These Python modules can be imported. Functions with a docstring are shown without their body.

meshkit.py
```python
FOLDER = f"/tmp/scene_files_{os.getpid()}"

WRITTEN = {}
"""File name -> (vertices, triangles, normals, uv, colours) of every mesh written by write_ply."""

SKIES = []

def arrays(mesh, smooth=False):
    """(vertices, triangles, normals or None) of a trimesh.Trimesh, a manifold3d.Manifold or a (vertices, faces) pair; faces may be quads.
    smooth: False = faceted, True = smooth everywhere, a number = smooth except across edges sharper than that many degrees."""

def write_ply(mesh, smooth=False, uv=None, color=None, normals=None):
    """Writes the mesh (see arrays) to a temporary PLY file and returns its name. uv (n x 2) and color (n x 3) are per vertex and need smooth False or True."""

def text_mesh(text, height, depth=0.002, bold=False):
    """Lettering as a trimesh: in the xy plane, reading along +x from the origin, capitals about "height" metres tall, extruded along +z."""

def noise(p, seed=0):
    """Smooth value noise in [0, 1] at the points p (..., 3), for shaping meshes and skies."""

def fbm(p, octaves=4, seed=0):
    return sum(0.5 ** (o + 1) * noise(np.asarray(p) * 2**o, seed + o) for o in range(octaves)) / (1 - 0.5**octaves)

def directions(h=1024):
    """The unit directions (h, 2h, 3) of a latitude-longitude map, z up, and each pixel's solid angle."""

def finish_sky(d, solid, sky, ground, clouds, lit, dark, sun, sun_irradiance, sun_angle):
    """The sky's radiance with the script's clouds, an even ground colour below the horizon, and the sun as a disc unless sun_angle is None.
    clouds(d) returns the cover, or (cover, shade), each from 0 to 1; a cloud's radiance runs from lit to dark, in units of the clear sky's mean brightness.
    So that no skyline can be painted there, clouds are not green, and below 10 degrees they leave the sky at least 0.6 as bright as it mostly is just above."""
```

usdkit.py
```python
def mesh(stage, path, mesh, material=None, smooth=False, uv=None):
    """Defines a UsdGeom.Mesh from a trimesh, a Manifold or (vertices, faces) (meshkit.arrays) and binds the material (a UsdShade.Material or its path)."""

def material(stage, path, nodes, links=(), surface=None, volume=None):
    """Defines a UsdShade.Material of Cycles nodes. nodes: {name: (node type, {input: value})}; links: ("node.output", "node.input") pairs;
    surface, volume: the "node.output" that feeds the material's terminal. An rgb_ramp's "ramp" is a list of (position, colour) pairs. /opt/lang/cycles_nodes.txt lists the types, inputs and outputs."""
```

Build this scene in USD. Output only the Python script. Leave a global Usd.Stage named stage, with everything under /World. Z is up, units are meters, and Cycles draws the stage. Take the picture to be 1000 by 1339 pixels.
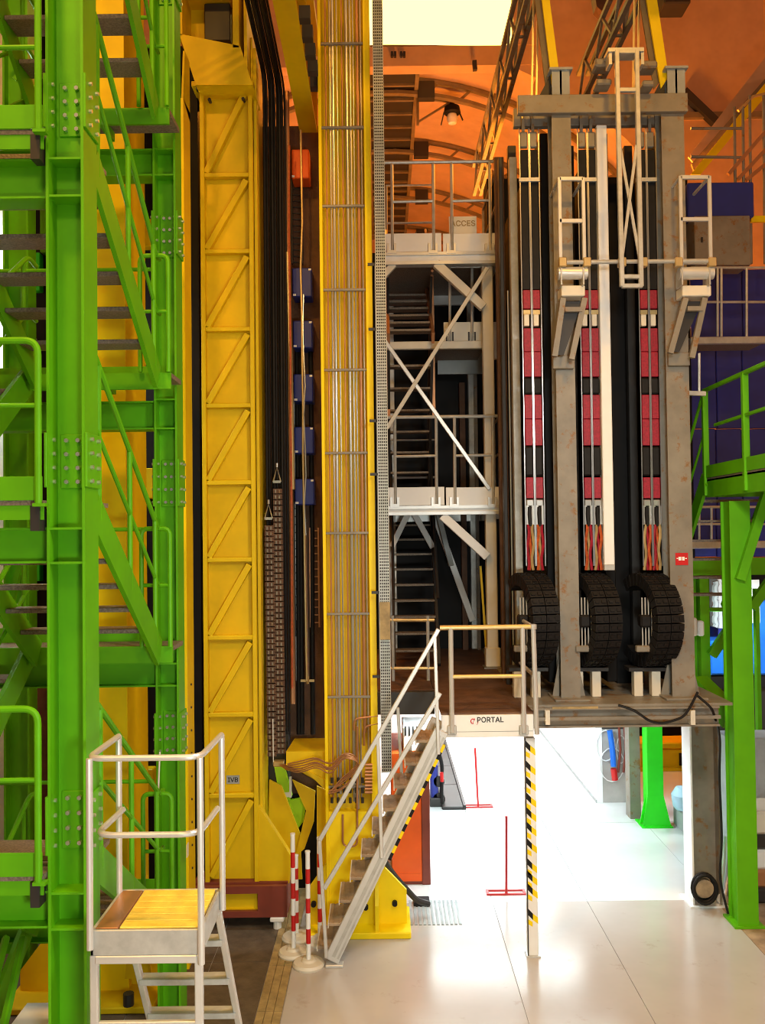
import math, random
import numpy as np, trimesh, usdkit, meshkit
from pxr import Usd, UsdGeom, UsdLux, Gf, Sdf, UsdShade

random.seed(7)
rng = np.random.default_rng(7)
stage = Usd.Stage.CreateInMemory()
UsdGeom.SetStageUpAxis(stage, 'Z')
UsdGeom.SetStageMetersPerUnit(stage, 1.0)
UsdGeom.Xform.Define(stage, '/World')
UsdGeom.Scope.Define(stage, '/World/Looks')

# ------------------------------------------------------------------ camera
F, CX, CY, EYE = 1200.0, 500.0, 669.5, np.array([0.0, 0.0, 4.4])
PITCH, ROLL = math.radians(1.4), math.radians(0.7)
FWD = np.array([0, math.cos(PITCH), math.sin(PITCH)])
R0, U0 = np.array([1.0, 0, 0]), np.array([0, -math.sin(PITCH), math.cos(PITCH)])
RIGHT = math.cos(ROLL) * R0 - math.sin(ROLL) * U0
UP = math.sin(ROLL) * R0 + math.cos(ROLL) * U0
cam = UsdGeom.Camera.Define(stage, '/World/camera')
cam.CreateFocalLengthAttr(36.0 * F / 1000.0)
cam.CreateHorizontalApertureAttr(36.0)
cam.CreateClippingRangeAttr(Gf.Vec2f(0.05, 500.0))
m4 = np.eye(4); m4[0, :3], m4[1, :3], m4[2, :3], m4[3, :3] = RIGHT, UP, -FWD, EYE
cam.AddTransformOp().Set(Gf.Matrix4d(m4.tolist()))
cam.CreateExposureAttr(0.38)

# ------------------------------------------------------------------ lights
def rect_light(name, loc, rot, w, h, power, color):
    l = UsdLux.RectLight.Define(stage, '/World/' + name)
    l.CreateWidthAttr(w); l.CreateHeightAttr(h); l.CreateIntensityAttr(power); l.CreateColorAttr(Gf.Vec3f(*color))
    l.AddTranslateOp().Set(Gf.Vec3d(*loc)); l.AddRotateXYZOp().Set(Gf.Vec3f(*rot))
def disk_light(name, loc, rot, r, power, color):
    l = UsdLux.DiskLight.Define(stage, '/World/' + name)
    l.CreateRadiusAttr(r); l.CreateIntensityAttr(power); l.CreateColorAttr(Gf.Vec3f(*color))
    l.AddTranslateOp().Set(Gf.Vec3d(*loc)); l.AddRotateXYZOp().Set(Gf.Vec3f(*rot))
SOD, AMBER, WARM, COOL = (1.0, 0.30, 0.02), (1.0, 0.48, 0.07), (1.0, 0.80, 0.50), (0.82, 0.97, 1.0)
# high bay sodium lamps: amber ones over the front hall, deep orange ones under the vault
for i, (x, y, z, p) in enumerate([(-3.0, 3.0, 13.0, 230), (3.2, 3.0, 13.0, 200)]):
    disk_light('amber_lamp_%d' % i, (x, y, z), (0, 0, 0), 0.45, p, AMBER)
for i, (x, y, z, p) in enumerate([(-1.5, 18.0, 13.0, 130), (4.8, 17.5, 12.0, 200), (2.0, 28.0, 11.0, 200)]):
    disk_light('sodium_lamp_%d' % i, (x, y, z), (0, 0, 0), 0.45, p, SOD)
disk_light('sodium_uplight_0', (3.0, 19.0, 8.0), (180, 0, 0), 0.6, 190, SOD)
disk_light('sodium_uplight_1', (1.5, 27.0, 6.0), (180, 0, 0), 0.6, 170, SOD)
# hall lamps behind and above the camera, then two unseen fills added low down
disk_light('hall_lamp_0', (2.2, -1.5, 8.5), (56, 0, -6), 0.6, 12, (1.0, 0.66, 0.30))
disk_light('hall_lamp_1', (-1.6, 0.5, 10.0), (50, 0, 12), 0.6, 30, (1.0, 0.62, 0.24))
disk_light('low_front_fill', (0.9, 0.4, 3.3), (57, 0, 0), 0.5, 74, (0.90, 0.98, 0.92))  # no known fixture, added to brighten the lower front
disk_light('floor_fill', (2.0, 4.5, 6.6), (38, 0, 0), 0.5, 50, (0.95, 0.98, 0.94))  # unseen fill added for the near floor and deck front
# fluorescent rows under the deck, with more added beyond it to whiten the passage
for i, (y, p) in enumerate(((11.6, 24), (14.0, 26), (16.4, 30), (19.0, 40), (22.0, 40))):
    rect_light('tube_row_%d' % i, (1.6, y, 2.18), (0, 0, 0), 2.6, 0.35, p, COOL)
rect_light('right_low_fill', (5.2, 13.4, 3.3), (35, 0, 0), 1.6, 0.3, 26, COOL)  # unseen fill added to whiten the lower right, not a deck tube
rect_light('left_back_fill', (-5.0, 9.6, 7.5), (60, 0, 20), 1.2, 1.2, 60, COOL)  # unseen fill added to whiten the far left background
dome = UsdLux.DomeLight.Define(stage, '/World/hall_ambience')
dome.CreateIntensityAttr(0.05); dome.CreateColorAttr(Gf.Vec3f(1.0, 0.90, 0.75))

# ------------------------------------------------------------------ pixels to points
def at(px, py, d):
    """The point at distance d along +y that is seen at pixel (px, py)."""
    r = FWD * F + RIGHT * (px - CX) - UP * (py - CY)
    return EYE + r * (d / r[1])
def floor_at(px, py, z=0.0):
    r = FWD * F + RIGHT * (px - CX) - UP * (py - CY)
    return EYE + r * ((z - EYE[2]) / r[2])
def X(px, py, d): return at(px, py, d)[0]
def Z(px, py, d): return at(px, py, d)[2]

# ------------------------------------------------------------------ meshes
_c = []
for sx in (-1, 1):
    for sy in (-1, 1):
        for sz in (-1, 1):
            for k in range(3): _c.append((sx, sy, sz, k))
def _cham(h, b):
    h = np.asarray(h, float)
    out = np.empty((24, 3))
    for i, (sx, sy, sz, k) in enumerate(_c):
        v = h - b; v[k] = h[k]
        out[i] = v * (sx, sy, sz)
    return out
_hull = trimesh.convex.convex_hull(_cham((1, 1, 1), 0.2))
_map = [int(np.argmin(np.linalg.norm(_cham((1, 1, 1), 0.2) - v, axis=1))) for v in _hull.vertices]
CHF = np.array(_map)[_hull.faces]
BOXV = np.array([(x, y, z) for x in (-1, 1) for y in (-1, 1) for z in (-1, 1)], float)
BOXF = np.array([(0, 1, 3), (0, 3, 2), (4, 6, 7), (4, 7, 5), (0, 4, 5), (0, 5, 1), (2, 3, 7), (2, 7, 6), (0, 2, 6), (0, 6, 4), (1, 5, 7), (1, 7, 3)])
def unit(v):
    v = np.asarray(v, float); return v / max(np.linalg.norm(v), 1e-12)
class MB:
    def __init__(s): s.v, s.f, s.n, s.round = [], [], 0, False
    def add(s, v, f):
        s.v.append(np.asarray(v, float)); s.f.append(np.asarray(f, int) + s.n); s.n += len(v); return s
    def mesh(s): return np.vstack(s.v), np.vstack(s.f)
    def box(s, x0, x1, y0, y1, z0, z1, b=0.0, rot=None, pivot=None):
        c = np.array([(x0 + x1) / 2, (y0 + y1) / 2, (z0 + z1) / 2]); h = np.abs([(x1 - x0) / 2, (y1 - y0) / 2, (z1 - z0) / 2])
        b = min(b, 0.45 * min(h))
        return s.add((_cham(h, b) if b > 0 else BOXV * h) + c, CHF if b > 0 else BOXF)
    def rect(s, px0, py0, px1, py1, d, t, b=0.0):
        """A box whose front, at distance d, is seen as this pixel rectangle."""
        pm, qm = (py0 + py1) / 2, (px0 + px1) / 2
        return s.box(X(px0, pm, d), X(px1, pm, d), d, d + t, Z(qm, py1, d), Z(qm, py0, d), b)
    def bar(s, p, q, w, h, up=(0, 0, 1), b=0.0):
        """A box from p to q, w wide, h along up."""
        p, q = np.asarray(p, float), np.asarray(q, float)
        a = unit(q - p); u = np.asarray(up, float); u = u - a * (u @ a)
        if np.linalg.norm(u) < 1e-6:
            u = np.array([0, 1.0, 0]) - a * a[1]
        u = unit(u); r = np.cross(a, u)
        hv = np.array([np.linalg.norm(q - p) / 2, w / 2, h / 2]); b = min(b, 0.45 * min(hv))
        v = (_cham(hv, b) if b > 0 else BOXV * hv) @ np.array([a, -r, u]) + (p + q) / 2
        return s.add(v, CHF if b > 0 else BOXF)
    def ibeam(s, p, q, w, h, tf, tw, up=(0, 0, 1)):
        """I-beam from p to q: flanges w wide, h apart along up."""
        p, q = np.asarray(p, float), np.asarray(q, float)
        a = unit(q - p); u = np.asarray(up, float); u = unit(u - a * (u @ a))
        s.bar(p + u * (h - tf) / 2, q + u * (h - tf) / 2, w, tf, u)
        s.bar(p - u * (h - tf) / 2, q - u * (h - tf) / 2, w, tf, u)
        return s.bar(p, q, tw, h - 2 * tf, u)
    def tube(s, pts, r, n=8, closed=False):
        pts = [np.asarray(p, float) for p in pts]; s.round = True
        k = len(pts); rings = []
        t0 = unit(pts[1] - pts[0]); ref = np.array([0, 0, 1.0]) if abs(t0[2]) < 0.9 else np.array([0, 1.0, 0])
        nrm = unit(ref - t0 * (ref @ t0))
        for i in range(k):
            a = pts[i] - pts[i - 1] if (i > 0 or closed) else pts[1] - pts[0]
            b = pts[(i + 1) % k] - pts[i] if (i < k - 1 or closed) else pts[i] - pts[i - 1]
            t = unit(unit(a) + unit(b)); nrm = unit(nrm - t * (nrm @ t)); bi = np.cross(t, nrm)
            cosang = max(0.5, math.sqrt(max(0.0, (1 + unit(a) @ unit(b)) / 2)))
            ang = np.arange(n) * 2 * math.pi / n
            rings.append(pts[i] + r * (np.cos(ang)[:, None] * nrm + np.sin(ang)[:, None] * bi) / (1 if cosang > .98 else 1))
        v = np.vstack(rings); f = []
        for i in range(k if closed else k - 1):
            o, o2 = i * n, ((i + 1) % k) * n
            for j in range(n):
                j2 = (j + 1) % n
                f += [(o + j, o + j2, o2 + j2), (o + j, o2 + j2, o2 + j)]
        if not closed:
            v = np.vstack([v, pts[0], pts[-1]]); e = k * n
            for j in range(n):
                j2 = (j + 1) % n
                f += [(e, j2, j), (e + 1, (k - 1) * n + j, (k - 1) * n + j2)]
        return s.add(v, f)
    def cyl(s, p, q, r, n=16): return s.tube([p, q], r, n)
    def prism(s, pts, vec):
        """A plate: the convex outline pts, thickened by vec."""
        p = np.asarray(pts, float); vec = np.asarray(vec, float); k = len(p)
        nrm = np.cross(p[1] - p[0], p[2] - p[0])
        if nrm @ vec > 0: p = p[::-1]
        v = np.vstack([p, p + vec]); f = []
        for i in range(1, k - 1): f += [(0, i, i + 1), (k, k + i + 1, k + i)]
        for i in range(k):
            j = (i + 1) % k; f += [(i, k + i, k + j), (i, k + j, j)]
        return s.add(v, f)
    def plate(s, pix, d, t): return s.prism([at(x, y, d) for x, y in pix], (0, t, 0))
    def lathe(s, prof, c, n=24):
        """prof: (radius, z) pairs around the vertical through c."""
        s.round = True; ang = np.arange(n) * 2 * math.pi / n; v = []; f = []
        for r, z in prof: v += [(c[0] + r * math.cos(a), c[1] + r * math.sin(a), c[2] + z) for a in ang]
        for i in range(len(prof) - 1):
            for j in range(n):
                j2 = (j + 1) % n; a, b = i * n, (i + 1) * n
                f += [(a + j, a + j2, b + j2), (a + j, b + j2, b + j)]
        return s.add(v, f)
    def tri(s, mesh, mat4=None):
        v = np.array(mesh.vertices)
        if mat4 is not None: v = v @ np.asarray(mat4)[:3, :3].T + np.asarray(mat4)[:3, 3]
        return s.add(v, np.array(mesh.faces))
def arc(c, r, a0, a1, e1, e2, n=6):
    return [np.asarray(c, float) + r * (math.cos(a) * np.asarray(e1, float) + math.sin(a) * np.asarray(e2, float)) for a in np.linspace(a0, a1, n)]
def rounded(pts, r, n=5):
    """The polyline pts with its inner corners rounded."""
    pts = [np.asarray(p, float) for p in pts]; out = [pts[0]]
    for a, b, c in zip(pts[:-2], pts[1:-1], pts[2:]):
        u, w = unit(a - b), unit(c - b); k = min(r, np.linalg.norm(a - b) * .45, np.linalg.norm(c - b) * .45)
        for t in np.linspace(0, 1, n): out.append((1 - t) ** 2 * (b + u * k) + 2 * t * (1 - t) * b + t ** 2 * (b + w * k))
    return out + [pts[-1]]
def text_on_front(text, height, px, py, d, bold=True, depth=0.003):
    """Lettering that faces the viewer's side (-y), centred at pixel px, py on the plane y = d."""
    t = meshkit.text_mesh(text, height, depth, bold)
    lo, hi = t.bounds; p = at(px, py, d)
    M = np.array([[1, 0, 0, p[0] - (lo[0] + hi[0]) / 2], [0, 0, -1, d], [0, 1, 0, p[2] - (lo[1] + hi[1]) / 2], [0, 0, 0, 1]])
    return MB().tri(t, M)

# ------------------------------------------------------------------ materials
MAT = {}
def paint(name, col, rough=0.45, metal=0.0, var=0.12, scale=2.5, wear=None, wear_amt=0.0, bump=0.0, spec=0.5, bscale=60.0):
    lo, hi = [max(0, c * (1 - var)) for c in col], [min(1, c * (1 + var)) for c in col]
    nodes = {'g': ('geometry', {}), 'n': ('noise_texture', {'scale': scale, 'detail': 5.0, 'roughness': 0.62}),
             'r': ('rgb_ramp', {'ramp': [(0.32, lo), (0.68, hi)]}), 'p': ('principled_bsdf', {'roughness': rough, 'metallic': metal, 'specular_ior_level': spec})}
    links = [('g.position', 'n.vector'), ('n.fac', 'r.fac')]
    src = 'r.color'
    if wear is not None:
        nodes['n2'] = ('noise_texture', {'scale': scale * 3.1, 'detail': 6.0, 'roughness': 0.7})
        nodes['w'] = ('rgb_ramp', {'ramp': [(0.62 - wear_amt, (0, 0, 0)), (0.72 - wear_amt, (1, 1, 1))]})
        nodes['m'] = ('mix', {'color2': wear})
        links += [('g.position', 'n2.vector'), ('n2.fac', 'w.fac'), ('w.color', 'm.fac'), (src, 'm.color1')]
        src = 'm.color'
    links.append((src, 'p.base_color'))
    if bump:
        nodes['nb'] = ('noise_texture', {'scale': bscale, 'detail': 3.0}); nodes['b'] = ('bump', {'strength': bump, 'distance': 0.01})
        links += [('g.position', 'nb.vector'), ('nb.fac', 'b.height'), ('b.normal', 'p.normal')]
    MAT[name] = usdkit.material(stage, '/World/Looks/' + name, nodes, links, surface='p.BSDF')
def glow(name, col, strength):
    MAT[name] = usdkit.material(stage, '/World/Looks/' + name, {'e': ('emission', {'color': col, 'strength': strength})}, (), surface='e.emission')
paint('green_paint', (0.105, 0.42, 0.002), 0.5, var=0.10, spec=0.3)
paint('bright_green_paint', (0.02, 0.70, 0.01), 0.4, var=0.06)
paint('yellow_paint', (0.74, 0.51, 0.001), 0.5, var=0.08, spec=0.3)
paint('vivid_and_lit_yellow', (0.92, 0.68, 0.001), 0.45, var=0.06, spec=0.3)  # brighter copy of yellow_paint for lit faces; true hue of hazard tape
paint('orange_paint', (0.90, 0.12, 0.002), 0.5, var=0.08)
paint('rust_red_paint', (0.20, 0.035, 0.018), 0.5)
paint('aluminium', (0.66, 0.66, 0.64), 0.38, 0.45, var=0.06)
paint('galvanised', (0.50, 0.50, 0.47), 0.42, 0.35, var=0.14, scale=9.0)
paint('grey_steel', (0.24, 0.215, 0.172), 0.5, 0.1, var=0.18, wear=(0.24, 0.12, 0.04), wear_amt=0.065)
paint('dark_steel', (0.035, 0.032, 0.03), 0.5, 0.2)
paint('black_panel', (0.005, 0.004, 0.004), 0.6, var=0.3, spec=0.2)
paint('black_rubber', (0.010, 0.009, 0.009), 0.6, var=0.25, scale=14, spec=0.25)
paint('stainless', (0.70, 0.68, 0.64), 0.25, 0.8, var=0.05)
paint('copper', (0.50, 0.24, 0.11), 0.4, 0.5)
paint('white_paint', (0.86, 0.87, 0.86), 0.4, var=0.04)
paint('cream_paint', (0.72, 0.67, 0.55), 0.45, var=0.06)
paint('red_paint', (0.55, 0.012, 0.012), 0.4, var=0.05)
paint('crimson_ribbon', (0.30, 0.004, 0.022), 0.55, var=0.3, scale=40.0)
paint('orange_cable', (0.45, 0.08, 0.015), 0.5, var=0.3, scale=30.0)
paint('blue_paint', (0.015, 0.03, 0.26), 0.45, var=0.15)
paint('sky_blue_paint', (0.01, 0.16, 0.75), 0.4)
paint('navy_panel', (0.018, 0.028, 0.26), 0.5, var=0.2)
paint('lime_lit_steel', (0.42, 0.80, 0.0), 0.5, var=0.06)
paint('grating', (0.23, 0.185, 0.14), 0.6, 0.2, var=0.35, scale=60.0, bump=0.5)
paint('rusty_plate', (0.115, 0.055, 0.028), 0.7, var=0.35, scale=4.0, bump=0.3)
paint('wood_plate', (0.34, 0.24, 0.15), 0.6, var=0.35, scale=5.0)
paint('duct_cover', (0.36, 0.26, 0.11), 0.55, var=0.3, scale=8.0)
paint('grey_panel', (0.33, 0.36, 0.36), 0.5, var=0.15)
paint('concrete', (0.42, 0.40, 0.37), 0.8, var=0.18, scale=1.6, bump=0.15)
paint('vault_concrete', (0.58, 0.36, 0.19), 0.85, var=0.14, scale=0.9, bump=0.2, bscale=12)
paint('vault_steel', (0.20, 0.15, 0.08), 0.6, var=0.2)
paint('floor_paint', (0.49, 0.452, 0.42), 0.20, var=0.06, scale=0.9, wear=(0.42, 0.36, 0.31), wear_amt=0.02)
paint('floor_paint_lit', (0.70, 0.73, 0.73), 0.22, var=0.04, scale=1.2)  # paler, bluer copy of floor_paint, passage light put into the colour
paint('plate_floor', (0.115, 0.085, 0.055), 0.6, var=0.3, scale=6.0, bump=0.3)
paint('ribbon_rail', (0.42, 0.41, 0.40), 0.3, 0.9, var=0.05)
paint('yellow_plank', (0.92, 0.68, 0.10), 0.5, var=0.12, scale=14.0)
paint('pale_blue', (0.45, 0.68, 0.85), 0.5)
paint('brass', (0.62, 0.45, 0.20), 0.35, 0.5)
glow('opening_glow', (1.0, 0.74, 0.16), 3.2)  # emission stands in for sodium light on the surface behind

# ------------------------------------------------------------------ objects
used = {}
def numbered(n):
    used[n] = used.get(n, -1) + 1
    return n if used[n] == 0 else '%s_%03d' % (n, used[n])
def set_keys(prim, label=None, cat=None, group=None, kind=None):
    for k, v in (('label', label), ('category', cat), ('group', group), ('kind', kind)):
        if v: prim.SetCustomDataByKey(k, v)
def put(path, mb, mat, off):
    v, f = mb.mesh()
    return usdkit.mesh(stage, path, (v - off, f), MAT[mat], smooth=35 if mb.round else False).GetPrim()
def one(name, label, cat, mb, mat, group=None, kind=None):
    v, _ = mb.mesh(); lo, hi = v.min(0), v.max(0)
    off = np.array([(lo[0] + hi[0]) / 2, (lo[1] + hi[1]) / 2, lo[2]])
    path = '/World/' + numbered(name); p = put(path, mb, mat, off)
    UsdGeom.Xformable(p).AddTranslateOp().Set(Gf.Vec3d(*off)); set_keys(p, label, cat, group, kind)
    return p
class Thing:
    def __init__(s, name, label, cat, group=None, kind=None):
        s.path, s.parts, s.names, s.info = '/World/' + numbered(name), [], {}, (label, cat, group, kind)
    def part(s, name, mb, mat, label=None, kind=None, under=None):
        key = (under, name); s.names[key] = s.names.get(key, -1) + 1
        n = name if s.names[key] == 0 else '%s_%03d' % (name, s.names[key])
        rel = n if under is None else under + '/' + n
        s.parts.append((rel, mb, mat, label, kind)); return rel
    def done(s):
        vs = [p[1].mesh()[0] for p in s.parts]; lo, hi = np.min([v.min(0) for v in vs], 0), np.max([v.max(0) for v in vs], 0)
        s.off = np.array([(lo[0] + hi[0]) / 2, (lo[1] + hi[1]) / 2, lo[2]])
        x = UsdGeom.Xform.Define(stage, s.path); x.AddTranslateOp().Set(Gf.Vec3d(*s.off)); set_keys(x.GetPrim(), *s.info)
        for rel, mb, mat, label, kind in s.parts:
            p = put(s.path + '/' + rel, mb, mat, s.off)
            if label: p.SetCustomDataByKey('label', label)
            if kind: p.SetCustomDataByKey('kind', kind)
        return s
    def copy(s, delta, label, group=None):
        name = s.path.split('/')[-1]
        x = UsdGeom.Xform.Define(stage, '/World/' + numbered(name)); p = x.GetPrim()
        x.AddTranslateOp().Set(Gf.Vec3d(*(s.off + np.asarray(delta, float))))
        p.GetReferences().AddInternalReference(s.path); p.SetInstanceable(True)
        set_keys(p, label, s.info[1], group or s.info[2]); return x

# ================================================================== THE HALL
# floor: slabs with open joints
fl = Thing('floor', 'pale glossy painted floor in large slabs with dark joints', 'floor', kind='structure')
fl.part('floor_base', MB().box(-9.5, 9.5, -3, 40, -0.30, -0.012), 'concrete', kind='structure')
xs = [-0.98, float((floor_at(692, 1339)[0] + floor_at(636, 1155)[0]) / 2), float((floor_at(785, 1205)[0] + floor_at(850, 1333)[0]) / 2), 3.9]
ys = [5.0, 8.2, 11.05, 14.0, 17.5, 21.0, 26.0, 32.0, 39.0]
J = 0.0035
for i in range(len(xs) - 1):
    for j in range(len(ys) - 1):
        tube_lit = ys[j] >= 11.0
        fl.part('floor_slab', MB().box(xs[i] + J, xs[i + 1] - J, ys[j] + J, ys[j + 1] - J, -0.05, 0.0), 'floor_paint_lit' if tube_lit else 'floor_paint')
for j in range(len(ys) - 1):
    fl.part('floor_slab', MB().box(3.9 + J, 9.4, ys[j] + J, ys[j + 1] - J, -0.05, -0.002), 'wood_plate' if ys[j] < 11 else 'floor_paint_lit')
fl.part('floor_slab', MB().box(-9.4, -1.22, 5, 8.25, -0.05, -0.002), 'floor_paint')
for i in range(9):       # dark steel cover plates on the left
    x1 = -1.22 - i * 0.60
    for y0, y1 in ((8.25, 9.6), (9.6, 11.0), (11.0, 14.5), (14.5, 21.0)):
        fl.part('cover_plate', MB().box(x1 - 0.595, x1 - 0.005, y0 + 0.005, y1 - 0.005, -0.05, -0.002), 'plate_floor')
k = 0
for y0 in np.arange(5.0, 20.0, 0.9):
    for q in range(3):
        xa = -1.215 + q * 0.078
        fl.part('duct_strip', MB().box(xa, xa + 0.073, y0, y0 + 0.892, -0.05, 0.004), 'duct_cover')
fl.part('floor_slab', MB().box(-0.98 + J, 3.9, -2.9, 5.0 - J, -0.05, 0.0), 'floor_paint')
fl.part('floor_slab', MB().box(-9.4, -1.22, -2.9, 5.0 - J, -0.05, 0.0), 'floor_paint')
fl.done()

W = 9.4
for side, sx in (('left', -1), ('right', 1)):
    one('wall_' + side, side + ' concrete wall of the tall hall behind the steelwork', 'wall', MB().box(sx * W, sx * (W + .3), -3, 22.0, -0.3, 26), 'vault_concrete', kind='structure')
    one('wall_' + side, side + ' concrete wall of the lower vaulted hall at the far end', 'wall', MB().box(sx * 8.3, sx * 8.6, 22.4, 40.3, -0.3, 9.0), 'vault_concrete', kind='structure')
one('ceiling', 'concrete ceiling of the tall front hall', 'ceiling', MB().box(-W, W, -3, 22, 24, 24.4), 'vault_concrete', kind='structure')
wb = Thing('wall_back', 'orange lit concrete wall above the arch with a glowing panel for its bright opening', 'wall', kind='structure')
D = 22.0
zl, zr = Z(560, 86, D), Z(830, 158, D)
xa, xb, za = X(477, 30, D), X(671, 30, D), Z(590, 60, D)
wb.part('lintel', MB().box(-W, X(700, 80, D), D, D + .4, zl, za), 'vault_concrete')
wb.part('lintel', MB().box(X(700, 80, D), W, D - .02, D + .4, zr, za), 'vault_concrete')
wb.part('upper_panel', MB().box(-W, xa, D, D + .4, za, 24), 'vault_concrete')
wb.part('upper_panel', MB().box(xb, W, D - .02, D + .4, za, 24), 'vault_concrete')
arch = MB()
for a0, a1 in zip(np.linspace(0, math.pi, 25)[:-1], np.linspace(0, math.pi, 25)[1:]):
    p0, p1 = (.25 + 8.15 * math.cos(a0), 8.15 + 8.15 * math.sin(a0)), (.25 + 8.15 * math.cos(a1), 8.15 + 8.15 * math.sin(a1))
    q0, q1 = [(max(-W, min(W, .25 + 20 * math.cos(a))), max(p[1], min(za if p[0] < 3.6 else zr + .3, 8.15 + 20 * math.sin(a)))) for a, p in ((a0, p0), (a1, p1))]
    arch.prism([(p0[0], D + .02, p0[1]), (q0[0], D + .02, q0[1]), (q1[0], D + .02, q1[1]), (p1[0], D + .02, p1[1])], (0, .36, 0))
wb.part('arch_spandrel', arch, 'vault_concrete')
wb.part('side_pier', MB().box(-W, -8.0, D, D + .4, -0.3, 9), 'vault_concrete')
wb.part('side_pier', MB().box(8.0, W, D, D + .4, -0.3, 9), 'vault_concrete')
wb.part('trim', MB().box(X(740, 155, D), W, D - .14, D - .02, zr, zr + .14), 'vault_steel', label='dark horizontal steel ledge')
wb.part('opening_glow', MB().box(xa, xb, D + .3, D + .36, za, 24), 'opening_glow', label='glowing pale yellow panel standing in for a lit shaft wall')
for px in (511, 515, 523, 527):
    wb.part('wall_bracket', MB().rect(px, 67, px + 3, 73, D - .1, .1), 'dark_steel')
wb.part('wall_hook', MB().bar(at(620, 80, D - .2), at(621, 92, D - .2), .12, .10), 'dark_steel')
wb.done()
# barrel vault
RV, ZC, XC = 8.3, 8.15, 0.25
va = Thing('ceiling', 'orange lit barrel vault with curved steel ribs', 'ceiling', kind='structure')
n = 40; ang = np.linspace(0, math.pi, n + 1); v, f = [], []
for y in (22.4, 40.0):
    for r in (RV, RV + .3): v += [(XC + r * math.cos(a), y, ZC + r * math.sin(a)) for a in ang]
n1 = n + 1
for j in range(n):
    f += [(j, j + 1, 2 * n1 + j + 1), (j, 2 * n1 + j + 1, 2 * n1 + j), (n1 + j, 3 * n1 + j + 1, n1 + j + 1), (n1 + j, 3 * n1 + j, 3 * n1 + j + 1), (j, n1 + j + 1, j + 1), (j, n1 + j, n1 + j + 1)]
b = MB().add(v, f); b.round = True
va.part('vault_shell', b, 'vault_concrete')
for y in (23.9, 27.6, 31.4, 35.4):
    r = MB()
    for rr in (RV - .06, RV - .42):
        pts = [(XC + rr * math.cos(a), y, ZC + rr * math.sin(a)) for a in np.linspace(.15, math.pi - .15, 36)]
        for p, q in zip(pts[:-1], pts[1:]): r.bar(p, q, .16, .09, up=(p[0] - XC, 0, p[2] - ZC))
    for a in np.linspace(.2, math.pi - .2, 26):
        r.bar((XC + (RV - .06) * math.cos(a), y, ZC + (RV - .06) * math.sin(a)), (XC + (RV - .42) * math.cos(a + .03), y, ZC + (RV - .42) * math.sin(a + .03)), .06, .06, up=(0, 1, 0))
    rib = va.part('vault_rib', r, 'vault_steel')
    a = math.acos(np.clip((X(560 if y < 25 else 552, 100, y) - XC) / RV, -1, 1))
    va.part('rib_bracket', MB().box(XC + (RV - .5) * math.cos(a) - .22, XC + (RV - .5) * math.cos(a) + .22, y - .12, y + .12, ZC + (RV - .55) * math.sin(a), ZC + (RV - .1) * math.sin(a)), 'dark_steel')
va.done()
one('wall_back', 'concrete wall at the end of the vaulted hall', 'wall', MB().box(-9, 9, 40.0, 40.3, -0.3, 17), 'vault_concrete', kind='structure')

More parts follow.
